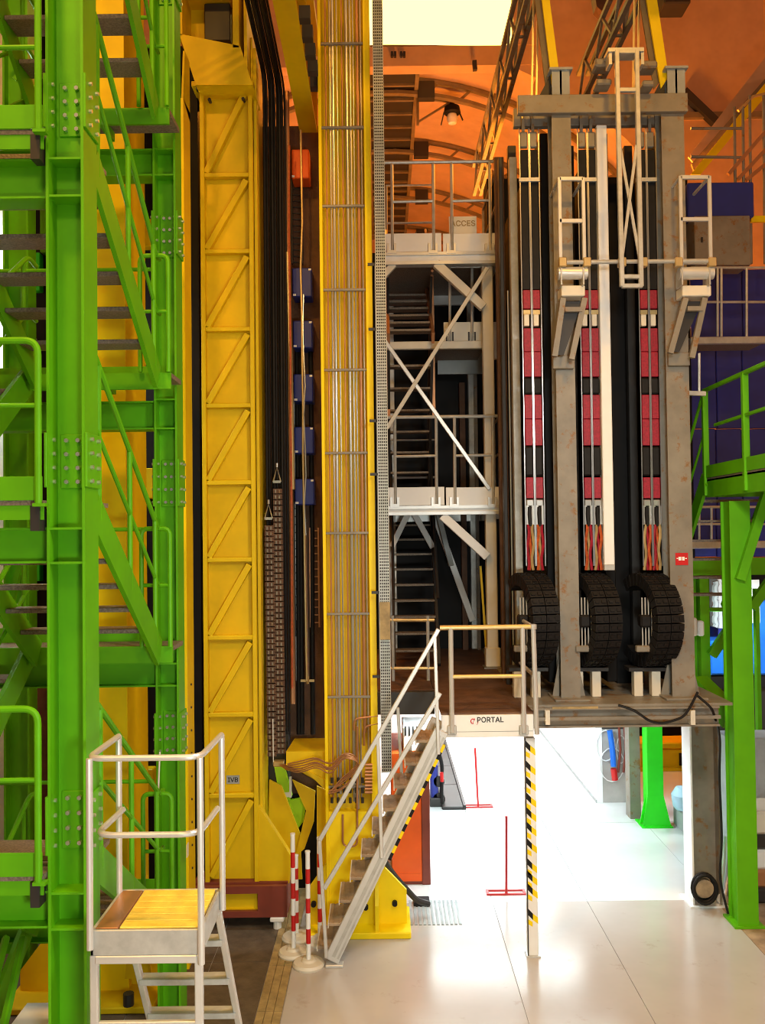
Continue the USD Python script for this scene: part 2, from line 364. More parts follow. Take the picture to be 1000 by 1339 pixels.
# suspended slatted walkway under the vault
sw = Thing('slatted_walkway', 'dark slatted walkway hung under the vault, seen from below', 'walkway')
x0, x1 = X(480, 90, 22.8), X(546, 90, 22.8); z0 = Z(546, 90, 22.8)
for xx in (x0, x1): sw.part('side_rail', MB().box(xx - .05, xx + .05, 22.6, 36, z0 - .05, z0 + .22), 'vault_steel')
for y in np.arange(22.9, 36, .82): sw.part('slat', MB().box(x0 + .05, x1 - .05, y, y + .66, z0 + .02, z0 + .08), 'dark_steel')
for y in np.arange(22.8, 36, .82): sw.part('crossbar', MB().box(x0 + .05, x1 - .05, y - .03, y + .05, z0 - .03, z0 + .12), 'vault_steel')
for y in (24.5, 30.0):
    for xx in (x0, x1): sw.part('hanger', MB().cyl((xx, y, z0 + .2), (xx, y, ZC + math.sqrt(RV ** 2 - (xx - XC) ** 2)), .03, 6), 'dark_steel')
sw.done()
d = 24.3
sp = Thing('spotlight', 'black spotlight with pale lens hanging from a triangular bracket under the vault', 'lamp')
sp.part('bracket', MB().bar(at(546, 128, d), at(605, 134, d), .07, .07).bar(at(546, 160, d), at(588, 134, d), .05, .05).bar(at(546, 118, d), at(546, 164, d), .07, .07), 'vault_steel')
c = at(591, 143, d)
sp.part('housing', MB().lathe([(0.02, .42), (.06, .40), (.07, .22), (.20, .16), (.23, 0), (.18, -.04), (0.01, -.04)], c + (0, 0, -.1), 18), 'black_rubber')
sp.part('lens', MB().lathe([(.12, .0), (.15, -.12), (.11, -.24), (.01, -.26)], c + (0.0, 0, -.14), 14), 'white_paint')
sp.part('shade_arm', MB().bar(c + (-.22, 0, -.08), c + (-.30, 0, -.42), .05, .03).bar(c + (.2, 0, -.1), c + (.28, 0, -.3), .05, .03), 'dark_steel')
sp.done()

# ================================================================== GREEN STAIR TOWER
GD = 5.75
LEV = [(175, 205, 257), (655, 690, 737), (1141, 1168, 1217)]      # deck, beam top, beam bottom (pixels at x = 60)
gx0, gx1, gt = X(61, 650, GD), X(111, 650, GD), 0.27
def bolts(mb, pts, r=.013, h=.02):
    for p in pts:
        mb.cyl(np.asarray(p) , np.asarray(p) + np.array([0, -h, 0]), r, 6)
def green_column(name, label, x0, x1, d, t, z0, z1, splices, stiff, yweb):
    c = Thing(name, label, 'column')
    c.part('flange', MB().box(x0, x0 + .018, d, d + t, z0, z1), 'green_paint')
    c.part('flange', MB().box(x1 - .018, x1, d, d + t, z0, z1), 'green_paint')
    c.part('web', MB().box(x0 + .018, x1 - .018, yweb, yweb + .014, z0, z1), 'green_paint')
    for zz in stiff:
        c.part('stiffener', MB().box(x0 + .018, x1 - .018, d + .006, yweb, zz - .007, zz + .007), 'green_paint')
    for za, zb in splices:
        w = x1 - x0
        pl = c.part('splice_plate', MB().box(x0 + .04, x1 - .035, yweb - .014, yweb, za, zb, .003), 'green_paint')
        b = MB()
        for zz in np.linspace(za + .04, zb - .04, 4):
            bolts(b, [(x0 + .04 + w * .18, yweb - .014, zz), (x1 - .035 - w * .2, yweb - .014, zz)], .0145, .024)
        c.part('bolts', b, 'stainless', kind='stuff', under=pl)
        for xx, s in ((x0, -1), (x1, 1)):
            pl = c.part('splice_plate', MB().box(xx + (0 if s > 0 else -.016), xx + (.016 if s > 0 else 0), d - .004, d + t, za, zb, .003), 'green_paint')
            b = MB(); b.round = True
            for zz in np.linspace(za + .04, zb - .04, 4):
                for yy in (d + t * .25, d + t * .75):
                    b.cyl((xx + s * .016, yy, zz), (xx + s * .036, yy, zz), .013, 6)
                    b.cyl((xx - s * .018, yy, zz), (xx - s * .032, yy, zz), .013, 6)
            c.part('bolts', b, 'stainless', kind='stuff', under=pl)
    return c.done()
xm = 90
green_column('green_column', 'tall green steel column with bolted splice plates, nearest at the left', gx0, gx1, GD, gt, 0, Z(80, -160, GD),
             [(Z(xm, b, GD), Z(xm, a, GD)) for a, b in ((95, 166), (565, 637), (1042, 1119))],
             [Z(xm, y, GD) for y in (206, 255, 691, 736, 1169, 1216)], GD + .15)
# far column
D2 = 8.25
green_column('green_column', 'shorter looking green steel column behind the stair flights', X(202, 650, D2), X(232, 650, D2), D2, .25, 0, Z(215, -260, D2),
             [(Z(215, b, D2), Z(215, a, D2)) for a, b in ((275, 332), (600, 662), (933, 990), (-60, -4))],
             [Z(215, y, D2) for y in (194, 228, 522, 560, 868, 897, 1200)], D2 + .13)
gb = ('upper', 'middle', 'lower')
for k, (yd, yt, yb) in enumerate(LEV):
    zt, zb = Z(30, yt, GD), Z(30, yb, GD)
    one('green_beam', 'green I-beam running left from the front column at the %s platform' % gb[k], 'beam',
        MB().ibeam((-4.6, GD + .13, (zt + zb) / 2), (gx0 - .001, GD + .13, (zt + zb) / 2), .20, zt - zb, .014, .012), 'green_paint')
    # front platform
    zd = Z(30, yd, GD)
    pf = Thing('front_platform', 'green platform with toe board and brown grating at the %s stair level on the left' % gb[k], 'platform')
    xr = X(57, yd, GD - .05)
    nb = 16
    pf.part('grating', MB().box(-4.6, xr, GD - .06, GD + .10, zd - .03, zd), 'grating')
    pf.part('grating', MB().box(-4.6, gx1 - .04, GD + .30, GD + .62, zd - .03, zd), 'grating')
    pf.part('toe_board', MB().box(-4.6, xr, GD - .075, GD - .065, zd, Z(30, yd - 31, GD), .002), 'green_paint')
    pf.part('edge_beam', MB().box(-4.6, xr, GD - .055, GD - .04, zd - .12, zd - .03), 'green_paint')
    pf.part('bracket', MB().box(X(45, yd, GD), X(57, yd, GD), GD - .07, GD + .04, zd - .19, zd - .035), 'dark_steel')  # dark block drawn for the shade under the platform edge
    pf.done()
    # front guard rail
    zr = Z(40, (-28, 445, 927)[k], GD - .1); zm = Z(40, (62, 530, 1020)[k], GD - .1)
    xp = X(50, yd, GD - .1); r = .022
    gr = Thing('guard_rail', 'green tubular guard rail with rounded corner on the %s front platform' % gb[k], 'railing')
    gr.part('top_rail', MB().tube(rounded([(-4.6, GD - .1, zr), (xp, GD - .1, zr), (xp, GD - .1, zd - .02)], .09, 8), r, 10), 'green_paint')
    gr.part('middle_rail', MB().cyl((-4.6, GD - .1, zm), (xp, GD - .1, zm), .016, 8), 'green_paint')
    gr.part('post', MB().cyl((-3.6, GD - .1, zd), (-3.6, GD - .1, zr), r, 8), 'green_paint')
    gr.part('post_foot', MB().box(xp - .03, xp + .05, GD - .12, GD - .06, zd - .04, zd - .02), 'green_paint')
    gr.done()

zF = [Z(30, y, GD) for y in (175, 655, 1141)]                   # front platforms
DL = 7.95
zL = [Z(190, y, DL) for y in (150, 491, 843)] + [0.0]                    # far landings
zL[3] = Z(190, 1185, DL)
lvl = ('top', 'second', 'third', 'lowest')
xl, xr = -2.93, -1.905                                           # lane A
yf, yb_ = 6.06, 7.78
def flight(za, ya, zb, yb, x0, x1, nt, label, rail=True, grp=None):
    """From (ya, za) to (yb, zb) along y, between stringers at x0 and x1."""
    t = Thing('stair_flight', label, 'stair')
    hh = .23
    for xx in (x0, x1):
        p, q = np.array([xx, ya, za - .05]), np.array([xx, yb, zb - .05])
        t.part('stringer', MB().bar(p, q, .035, hh, (0, 0, 1)), 'green_paint')
    for i in range(1, nt + 1):
        s = i / (nt + 1.0); y = ya + (yb - ya) * s; z = za + (zb - za) * s
        t.part('tread', MB().box(x0 + .02, x1 - .02, y - .13, y + .13, z - .035, z, .004), 'grating')
    if rail:
        for xx in ((x1,) if rail == 1 else (x0, x1)):
            for hgt, r in ((1.0, .021), (.52, .017)):
                p, q = np.array([xx, ya, za + hgt]), np.array([xx, yb, zb + hgt])
                e = np.array([0, .12 * np.sign(yb - ya), 0])
                t.part('hand_rail', MB().tube(rounded([p - e * 1.6 - (0, 0, .03), p, q, q + e - (0, 0, .0)], .08), r, 8), 'green_paint')
            for s in (.06, .5, .94):
                y = ya + (yb - ya) * s; z = za + (zb - za) * s
                t.part('rail_post', MB().cyl((xx, y, z - .05), (xx, y, z + 1.0), .02, 8), 'green_paint')
    return t.done()
zF0 = zF[0] + (zF[0] - zF[1])
flight(zF0, yf, zL[0], yb_, xl, xr, 5, 'green stair flight with grey treads at the very top left, cut by the frame')
flight(zF[0], yf, zL[1], yb_, xl, xr, 5, 'green stair flight with grey treads falling from the upper front platform')
flight(zF[1], yf, zL[2], yb_, xl, xr, 5, 'green stair flight with grey treads falling from the middle front platform')
flight(zF[2], yf, zL[3], yb_, xl, xr, 5, 'green stair flight falling from the lower front platform behind the mobile ladder')
for k in range(3):
    flight(zL[k], yb_, zF[k], yf, -3.98, -3.0, 5, ('upper', 'middle', 'lower')[k] + ' green return stair flight behind the left edge of the front column', rail=2)
flight(zL[3], yb_, 0.0, 5.6, -3.98, -3.0, 5, 'green stair flight reaching the floor at the bottom left corner', rail=2)
x2 = X(240, 650, D2)
for k in range(4):
    z = zL[k]
    ld = Thing('far_landing', 'green grating landing behind the flights, %s of the four' % ('topmost', 'second', 'third', 'lowest')[k], 'landing')
    ld.part('grating', MB().box(-4.1, x2 - .01, DL - .1, D2 - .02, z - .04, z), 'grating')
    ld.part('edge_beam', MB().box(-4.1, x2 - .01, DL - .13, DL - .1, z - .14, z + .0), 'green_paint')
    ld.part('toe_board', MB().box(-4.1, X(205, 650, D2), D2 - .03, D2 - .02, z, z + .13), 'green_paint')
    for xx in (-3.5, -2.9, -2.4): ld.part('joist', MB().box(xx - .02, xx + .02, DL - .1, D2 - .03, z - .12, z - .04), 'green_paint')
    ld.done()
    zb0 = Z(215, (194, 524, 866, 1200)[k], D2); zb1 = Z(215, (229, 561, 898, 1232)[k], D2)
    one('landing_beam', 'green I-beam carrying the %s far landing' % ('topmost', 'second', 'third', 'lowest')[k], 'beam',
        MB().ibeam((-4.3, D2 + .1, (zb0 + zb1) / 2), (X(201, 650, D2), D2 + .1, (zb0 + zb1) / 2), .2, zb0 - zb1, .014, .012), 'green_paint')
    # looped guard rail at the landing end
    lr = Thing('landing_rail', 'green looped guard rail at the right end of the %s far landing' % ('topmost', 'second', 'third', 'lowest')[k], 'railing')
    xe = X(227, 650, DL + .0)
    lr.part('loop_rail', MB().tube(rounded([(xe, DL - .16, z), (xe, DL - .16, z + 1.0), (xe - .24, DL - .16, z + 1.0), (xe - .24, DL - .16, z)], .06), .02, 8), 'green_paint')
    lr.part('middle_rail', MB().cyl((xe, DL - .16, z + .52), (xe - .24, DL - .16, z + .52), .016, 8), 'green_paint')
    lr.part('back_rail', MB().cyl((-4.1, D2 - .06, z + 1.0), (xe - .25, D2 - .06, z + 1.0), .018, 8), 'green_paint')
    lr.done()
for k, ((a, b_), w) in enumerate(((((31, 1226), (4, 1345)), .05), (((8, 1226), (-14, 1310)), .05))):
    one('lower_stair_rail', ('right', 'left')[k] + ' green rail of the bottom left stair under the lower platform', 'railing', MB().bar(at(*a, 6.9), at(*b_, 6.2), w, w, (0, 1, 0), .01), 'green_paint')
# things seen through the stair tower at the far left
one('green_column', 'dark green column far behind the left platforms at the picture edge', 'column', MB().ibeam((X(20, 100, 9.4), 9.5, 0), (X(20, 100, 9.4), 9.5, 13), .22, .26, .02, .015, up=(1, 0, 0)), 'green_paint')
for k, (a, b_) in enumerate((((2, 45), (26, 20)), ((20, 105), (44, 80)), ((0, 560), (46, 470)), ((0, 860), (30, 720)))):
    one('diagonal_brace', ('topmost', 'second', 'third', 'lowest')[k] + ' green diagonal brace behind the left guard rails', 'brace', MB().bar(at(*a, 9.1), at(*b_, 9.1), .05, .06, (0, 1, 0)), 'green_paint')
one('white_tank', 'bright white upright tank at the left edge behind the green stairs', 'tank', MB().lathe([(.01, 10.5), (.5, 10.5), (.6, 10.3), (.6, 0.1), (.55, 0), (.01, 0)], (X(-47, 500, 10.5), 10.9, 0), 32), 'white_paint')
lw = Thing('rear_cabinet_wall', 'dark wall with scattered white and green cabinet doors far behind the left stairs', 'cabinet')
lw.part('backing', MB().rect(-70, -80, 128, 860, 13.6, .3), 'black_panel')
for (a, ya, b_, yb, m) in ((24, 98, 29, 140, 'red_paint'), (30, 98, 47, 140, 'white_paint'), (26, 48, 40, 78, 'bright_green_paint'), (46, -20, 50, 60, 'white_paint'), (24, 335, 36, 372, 'white_paint'), (38, 330, 52, 380, 'bright_green_paint'), (27, 440, 44, 478, 'white_paint'), (28, 735, 40, 790, 'white_paint'), (41, 720, 52, 760, 'bright_green_paint'), (22, 805, 30, 822, 'red_paint'), (52, 250, 60, 330, 'green_paint'), (-20, 540, 20, 640, 'green_paint')):
    lw.part('cabinet_door', MB().rect(a, ya, b_, yb, 13.45, .15, .01), m)
lw.done()
one('rear_dark_panel', 'dark rust brown panel behind the lower left stairs', 'panel', MB().rect(-60, 850, 125, 1235, 12.6, .2), 'rusty_plate')
bx = Thing('white_carton', 'white carton with a purple round mark at the bottom left corner', 'box')
c0, c1, c2 = floor_at(22, 1345, .62), floor_at(66, 1345, .62), None
pA = at(40, 1328, 6.3)
bx.part('carton', MB().prism([(pA[0] - .08, 6.1, pA[2] - .30), (pA[0] + .16, 6.1, pA[2] - .30), (pA[0] + .16, 6.45, pA[2] - .30), (pA[0] - .08, 6.45, pA[2] - .30)], (0, 0, .31)), 'white_paint')
bx.part('printed_mark', MB().cyl((pA[0] + .07, 6.099, pA[2] - .05), (pA[0] + .07, 6.095, pA[2] - .05), .035, 20), 'blue_paint', label='purple round print')
bx.done()
one('carton_stand', 'low grey stand carrying the white carton', 'stand', MB().box(pA[0] - .12, pA[0] + .2, 6.05, 6.5, 0, pA[2] - .30), 'grey_panel')

# ================================================================== YELLOW STEELWORK
# yellow box girder behind the stairs
d = 8.93
yg = Thing('yellow_box_girder', 'yellow box girder with flared foot behind the green stairs', 'girder')
xa, xb = X(92, 650, d), X(165, 650, d); ztop = Z(130, -140, d)
yg.part('front_plate', MB().box(xa, xb + .004, d - .02, d - .001, .02, ztop), 'vivid_and_lit_yellow')  # brighter yellow paints the lit front, sides stay darker
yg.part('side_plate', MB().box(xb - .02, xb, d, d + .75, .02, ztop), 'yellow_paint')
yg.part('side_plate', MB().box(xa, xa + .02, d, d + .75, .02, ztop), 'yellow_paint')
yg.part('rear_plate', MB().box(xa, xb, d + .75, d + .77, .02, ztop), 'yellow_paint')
for px in (125, 185): yg.part('gusset', MB().prism([at(px, 1205, d - .03), at(px + (14 if px > 150 else -6), 1280, d - .03), at(px - 22, 1280, d - .03), at(px - 14, 1205, d - .03)], (0, .04, 0)), 'yellow_paint')
yg.part('gusset', MB().prism([(xa, d, .9), (xa - .5, d, .25), (xa - .5, d, .05), (xa, d, .05)], (0, .7, 0)), 'yellow_paint')
yg.part('gusset', MB().prism([(xb, d + .1, .9), (xb + .25, d + .1, .25), (xb + .25, d + .1, .05), (xb, d + .1, .05)], (0, .6, 0)), 'yellow_paint')
yg.part('base_plate', MB().box(xa - .55, xb + .32, d - .35, d + .9, 0, .06, .01), 'yellow_paint')
yg.part('foot_bolt', MB().cyl((X(168, 1285, d - .3), d - .3, .06), (X(168, 1285, d - .3), d - .3, .17), .05, 10), 'dark_steel')
yg.done()
# narrow yellow post right of the far green column
d = 9.45
yp = Thing('yellow_post', 'narrow tall yellow steel post between the green column and the black gap', 'post')
xa, xb = X(234, 650, d), X(243, 650, d); ztop = Z(240, 128, d)
yp.part('front_flange', MB().box(xa - .1, xb, d, d + .03, 0, ztop), 'vivid_and_lit_yellow')  # brighter yellow paints the lit edge of the post
yp.part('web', MB().box(xb - .02, xb, d + .03, d + .34, 0, ztop), 'yellow_paint')
b = MB()
for py in range(895, 1150, 30): p = at(247, py, d + .17); b.cyl((xb, d + .17, p[2]), (xb + .012, d + .17, p[2]), .012, 6)
yp.part('bolts', b, 'dark_steel', kind='stuff')
yp.part('top_bracket', MB().prism([(xb, d, ztop), (xb, d + .34, ztop - .1), (xb, d + .34, ztop + .55), (xb, d + .1, ztop + .55)], (-.02, 0, 0)), 'yellow_paint')
yp.done()
bs = Thing('black_absorber_slab', 'tall black slab in the gap left of the yellow latticed girder', 'slab')
bs.part('slab', MB().box(X(178, 650, 10.75), X(262, 650, 10.75), 10.75, 14.5, 0, Z(255, 60, 10.75)), 'black_panel')  # black slab widened to the left to darken the gap there
for ya, yb in ((286, 322), (448, 470), (612, 652), (812, 836), (1006, 1038)): bs.part('spacer_block', MB().rect(182, ya, 200, yb, 10.6, .16, .01), 'yellow_paint', label='yellow spacer block')
bs.done()

# latticed yellow girder
d = 10.5
g = Thing('yellow_latticed_girder', 'tall yellow girder with welded diagonal ribs standing on a red brown base', 'girder')
x0, x1 = X(265, 650, d), X(334, 650, d); z0, z1 = Z(300, 1157, d), Z(290, 112, d)
g.part('face_plate', MB().box(x0, x1, d + .10, d + .12, z0, z1), 'yellow_paint')
g.part('edge_rib', MB().box(x0 - .005, x0 + .045, d, d + .11, z0, z1, .006), 'yellow_paint')
g.part('edge_rib', MB().box(x1 - .05, x1 + .0, d, d + .11, z0, z1, .006), 'yellow_paint')
g.part('side_plate', MB().box(x1 - .02, x1, d + .07, d + .95, z0, z1 + .6), 'yellow_paint')
g.part('side_plate', MB().box(x0, x0 + .02, d + .07, d + .95, z0, z1), 'yellow_paint')
g.part('rear_plate', MB().box(x0, x1, d + .93, d + .95, z0, z1), 'yellow_paint')
g.part('outer_strip', MB().box(x1, x1 + .035, d + .12, d + .30, z0 + .3, z1 + .5), 'yellow_paint')
ys_ = [228, 328, 430, 530, 631, 732, 834, 935, 1041]
zz = [z1] + [Z(300, y, d) for y in ys_] + [z0 + .05]
for k in range(1, 10): g.part('cross_rib', MB().box(x0 + .045, x1 - .05, d + .005, d + .10, zz[k] - .024, zz[k] + .024, .005), 'yellow_paint')
for k in range(10):
    g.part('diagonal_rib', MB().bar((x0 + .06, d + .055, zz[k + 1] + .03), (x1 - .08, d + .055, zz[k] - .06), .09, .07, (0, 0, 1), .005), 'yellow_paint')
g.part('cap_plate', MB().box(x0 - .09, x1 + .02, d - .04, d + .6, z1 - .02, z1 + .04, .006), 'yellow_paint')
g.part('foot_plate', MB().box(x0 - .05, x1 + .25, d - .06, d + .95, z0 - .04, z0, .006), 'yellow_paint')
g.part('knee_gusset', MB().prism([(x1, d + .02, Z(340, 1055, d)), (x1 + .36, d + .02, Z(370, 1120, d)), (x1 + .34, d + .02, z0), (x1, d + .02, z0)], (0, .12, 0)), 'yellow_paint')
tp = g.part('type_plate', MB().rect(296, 1014, 313, 1025, d + .09, .012), 'grey_panel', label='small grey type plate')
g.part('lettering', text_on_front('IVB', .05, 304.5, 1019.5, d + .09), 'dark_steel', under=tp)
b = MB()
for px, py in ((258, 116), (321, 116), (274, 131), (318, 130)): p = at(px, py, d - .0); b.cyl(p + (0, .05, 0), p + (0, -.02, 0), .02, 8)
g.part('bolts', b, 'dark_steel', kind='stuff')
g.done()
d = 10.36
rb = Thing('girder_base', 'red brown base trolley with a yellow pocket under the latticed girder', 'base')
xa, xb = X(250, 1180, d), X(375, 1180, d); za, zb = Z(320, 1200, d), Z(320, 1158, d) - .01
wa, wb_ = X(285, 1180, d), X(337, 1180, d); wza, wzb = Z(310, 1192, d), Z(310, 1169, d)
rb.part('front_beam', MB().box(xa, wa, d, d + .05, za, zb).box(wb_, xb, d, d + .05, za, zb).box(wa, wb_, d, d + .05, za, wza).box(wa, wb_, d, d + .05, wzb, zb), 'rust_red_paint')
rb.part('pocket', MB().box(wa, wb_, d + .10, d + .12, wza, wzb).box(wa, wb_, d + .05, d + .12, wza - .02, wza), 'yellow_paint', label='recessed yellow pocket')
rb.part('body', MB().box(xa, xb, d + .12, d + 1.1, za, zb), 'rust_red_paint')
for px in (268, 356): rb.part('wheel', MB().cyl((X(px, 1205, d), d + .2, .0 + za / 2), (X(px + 8, 1205, d), d + .2, .0 + za / 2), max(za / 2, .03), 14), 'dark_steel')
rb.part('jack_foot', MB().box(X(353, 1205, d), X(371, 1205, d), d - .02, d + .14, za - .05, za, .01).cyl((X(362, 1205, d), d + .05, 0), (X(362, 1205, d), d + .05, za - .04), .045, 10), 'white_paint', label='pale jack foot')
rb.done()
# upper bracket and beams
d = 10.25
ub = Thing('yellow_corbel', 'yellow bracket and hollow box beam above the latticed girder', 'bracket')
ub.part('corbel_plate', MB().plate([(234, 44), (314, 60), (330, 111), (256, 111)], d, .5), 'yellow_paint')
ub.part('web_plate', MB().rect(232, -40, 238, 46, d, .6).rect(304, -40, 312, 62, d, .6).rect(232, -46, 312, -20, d, .6), 'yellow_paint')
ub.part('rear_plate', MB().rect(238, -30, 305, 60, d + .5, .05), 'yellow_paint')
ub.part('opening_shade', MB().rect(267, 4, 301, 53, d + .34, .14, .01), 'dark_steel')  # dark block stands for shade inside the hollow beam
ub.part('side_plate', MB().box(X(318, 50, d), X(322, 50, d), d + .05, d + 1.3, Z(320, 104, d), Z(320, -60, d)), 'yellow_paint')
ub.done()
dd = 11.5; xc = X(405, 170, dd); zc = Z(405, 172, dd)
kb = Thing('yellow_crane_beam', 'yellow beam running overhead towards the dark cable shaft', 'beam')
kb.part('bottom_flange', MB().box(xc - .13, xc + .09, 7.5, dd, zc, zc + .03), 'yellow_paint')
kb.part('web', MB().box(xc + .01, xc + .03, 7.5, dd, zc + .03, zc + .5), 'yellow_paint')
kb.part('top_flange', MB().box(xc - .13, xc + .12, 7.5, dd, zc + .5, zc + .53), 'yellow_paint')
kb.part('end_plate', MB().box(xc - .13, xc + .1, dd, dd + .03, zc, zc + .53), 'yellow_paint')
for i in range(5): kb.part('lug', MB().box(xc + .09, xc + .2, 9.0 + i * .35, 9.12 + i * .35, zc + .03, zc + .16), 'dark_steel')
kb.done()
one('yellow_ceiling_plate', 'yellow perforated plate overhead between the crane beam and the piped column', 'plate', MB().box(X(388, 60, 11), X(415, 60, 11), 8.2, 11.6, Z(400, 40, 11), Z(400, 30, 11)), 'yellow_paint')

# ------------------------------------------------------------------ dark cable shaft
d = 11.75
one('cable_shaft_panel', 'dark brown back panel of the cable shaft between the yellow columns', 'panel', MB().box(X(338, 600, 11.66), X(424, 600, 11.66), 11.66, 11.74, 0, Z(380, 165, 11.66)), 'rusty_plate')
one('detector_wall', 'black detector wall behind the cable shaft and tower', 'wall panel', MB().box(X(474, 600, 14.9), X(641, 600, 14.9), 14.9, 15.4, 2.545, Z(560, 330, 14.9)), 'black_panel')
def vcable(pxs, y0, y1, d, r, name, label, mat, grp=None, top=False):
    """A vertical cable through pixels (px at y0 ... px at y1)."""
    n = len(pxs); ys = np.linspace(y0, y1, n)
    pts = [at(px, py, d) for px, py in zip(pxs, ys)]
    if top:
        p = pts[0]; pts = rounded([p + (0.0, -3.6, .35), p + (0, -.1, .12)] + pts[1:], .25)
    return one(name, label, 'cable', MB().tube(pts, r, 7), mat, grp)
k = 0
for i, px in enumerate(np.linspace(346.5, 373, 9)):
    vcable([px, px + 1.2, px + 3.5, px + 5.5], 118 + 2 * i, 985 if i < 2 else 960, 11.1 + .04 * (i % 3), .013 if i % 3 else .019, 'black_cable', 'black cable bending down beside the yellow latticed girder', 'black_rubber', 'black cables in the shaft', True)
vcable([375, 377, 379, 381, 383], 120, 920, 11.2, .030, 'brown_conduit', 'thick brown conduit right of the black cables in the shaft', 'copper')
vcable([378, 377.5, 379.5, 380, 381, 381.5, 382], 190, 900, 11.12, .014, 'orange_hose', 'orange red hose hanging down the middle of the cable shaft', 'orange_cable')
vcable([384, 386, 388], 500, 890, 11.645, .016, 'steel_conduit', 'bluish steel conduit beside the blue boxes', 'galvanised')
vcable([376.5, 380, 383], 330, 640, 11.14, .026, 'tan_conduit', 'tan conduit section in front of the brown conduit', 'brass')
# blue boxes with conduit
for i, (y0, y1) in enumerate(((350, 388), (419, 455), (489, 525), (558, 593), (626, 660))):
    xo = (y0 - 350) * .012
    t = Thing('junction_box', 'blue junction box on the cable shaft, %s' % ('uppermost of the five blue ones', 'second blue one from the top', 'third of the five blue ones', 'fourth blue one from the top', 'lowest of the five blue ones')[i], 'junction box', 'blue junction boxes')
    t.part('body', MB().rect(382 + xo, y0, 407.5 + xo, y1, 11.35, .31, .012), 'blue_paint')
    t.part('label_plate', MB().rect(383 + xo, y1 - 4, 387 + xo, y1 - 1, 11.345, .004), 'white_paint')
    t.part('label_plate', MB().rect(403 + xo, y0 + 1, 406.5 + xo, y0 + 3.5, 11.345, .004), 'white_paint')
    t.done()
t = Thing('junction_box', 'orange junction box near the top of the cable shaft', 'junction box')
t.part('body', MB().rect(381, 195, 404, 233, 11.35, .31, .012), 'orange_paint'); t.part('label_plate', MB().rect(381.5, 229, 385, 232, 11.345, .004), 'white_paint'); t.done()
vcable([393, 394, 395, 393, 394.5, 395, 396, 396, 397, 398, 399, 400, 401], 170, 890, 11.336, .014, 'shiny_conduit', 'shiny conduit running down in front of the blue boxes', 'brass')
vcable([397, 396, 397, 399, 397, 399, 400, 398, 400], 385, 700, 11.338, .010, 'steel_conduit', 'thin bright conduit weaving between the blue boxes', 'stainless')
lb = Thing('lifting_rod', 'long grey steel rod with brass cross bar at the right of the shaft', 'rod')
lb.part('rod', MB().tube([at(398.5, 680, 11.5), at(402.5, 892, 11.5)], .016, 8), 'stainless')
lb.part('cross_bar', MB().bar(at(393, 890, 11.5), at(411, 890, 11.5), .02, .03).cyl(at(402, 884, 11.48), at(402, 894, 11.48), .02, 8), 'brass')
lb.part('top_hook', MB().bar(at(398.5, 681, 11.48), at(398.5, 681, 11.48) + (0, .18, 0), .03, .03), 'galvanised')
lb.done()
def ladder_tray(pa, pb, y0, y1, d, step, label, mat):
    t = Thing('cable_ladder', label, 'cable ladder')
    for px in (pa, pb): t.part('side_rail', MB().bar(at(px, y0, d), at(px + (y1 - y0) * .012, y1, d), .02, .05, (0, 1, 0)), mat)
    for y in np.arange(y0 + 4, y1, step):
        o = (y - y0) * .012; t.part('rung', MB().bar(at(pa + o, y, d), at(pb + o, y, d), .014, .014), mat)
    t.done()
ladder_tray(384, 396, 640, 832, 11.63, 10.5, 'dark cable ladder below the lowest blue box', 'dark_steel')
ladder_tray(405, 416, 690, 820, 11.63, 10, 'brown cable ladder left of the piped column', 'copper')
ladder_tray(381, 394, 235, 345, 11.63, 8, 'upper cable ladder between the orange and blue boxes', 'dark_steel')
for px in (388, 392, 406): vcable([px, px + 2, px + 3], 430, 960, 11.62, .03, 'thick_black_cable', 'thick black cable behind the boxes in the shaft', 'black_rubber', 'thick black cables')
# lifting chains with triangular hangers
for i, (px, y0, lab) in enumerate(((362, 611, 'taller'), (351, 659, 'shorter'))):
    d = 10.95
    t = Thing('energy_chain', lab + ' hanging energy chain of many small links under a triangular hanger', 'chain')
    a, b1, b2 = at(px, y0, d), at(px - 5, y0 + 19, d), at(px + 5, y0 + 19, d)
    t.part('hanger', MB().tube([b1, a, b2], .010, 6).bar(b1, b2, .03, .03).cyl(a, a + (0, 0, .05), .014, 8), 'stainless', label='triangular steel hanger')
    yy = np.arange(y0 + 28, 985, 7.4)
    m1, m2 = MB(), MB()
    for j, y in enumerate(yy):
        o = (y - y0) * .013
        m1.rect(px - 5.5 + o, y, px + 6 + o, y + 6.3, d + .02, .08)
        m2.rect(px - 3.2 + o, y + 1.4, px - 1.4 + o, y + 5.6, d - .004, .03).rect(px + 1.8 + o, y + 1.4, px + 3.6 + o, y + 5.6, d - .004, .03)
    t.part('links', m1, 'rusty_plate', kind='stuff'); t.part('link_pins', m2, 'grey_steel', kind='stuff')
    t.done()
one('chain_guide', 'thin bright guide rod below the lifting chains', 'rod', MB().cyl(at(356.5, 940, 10.9), at(357.5, 1000, 10.9), .006, 6), 'white_paint')
one('chain_shoe', 'brass shoe at the foot of the guide rods', 'bracket', MB().rect(357, 996, 371, 1003, 10.88, .12, .01), 'brass')
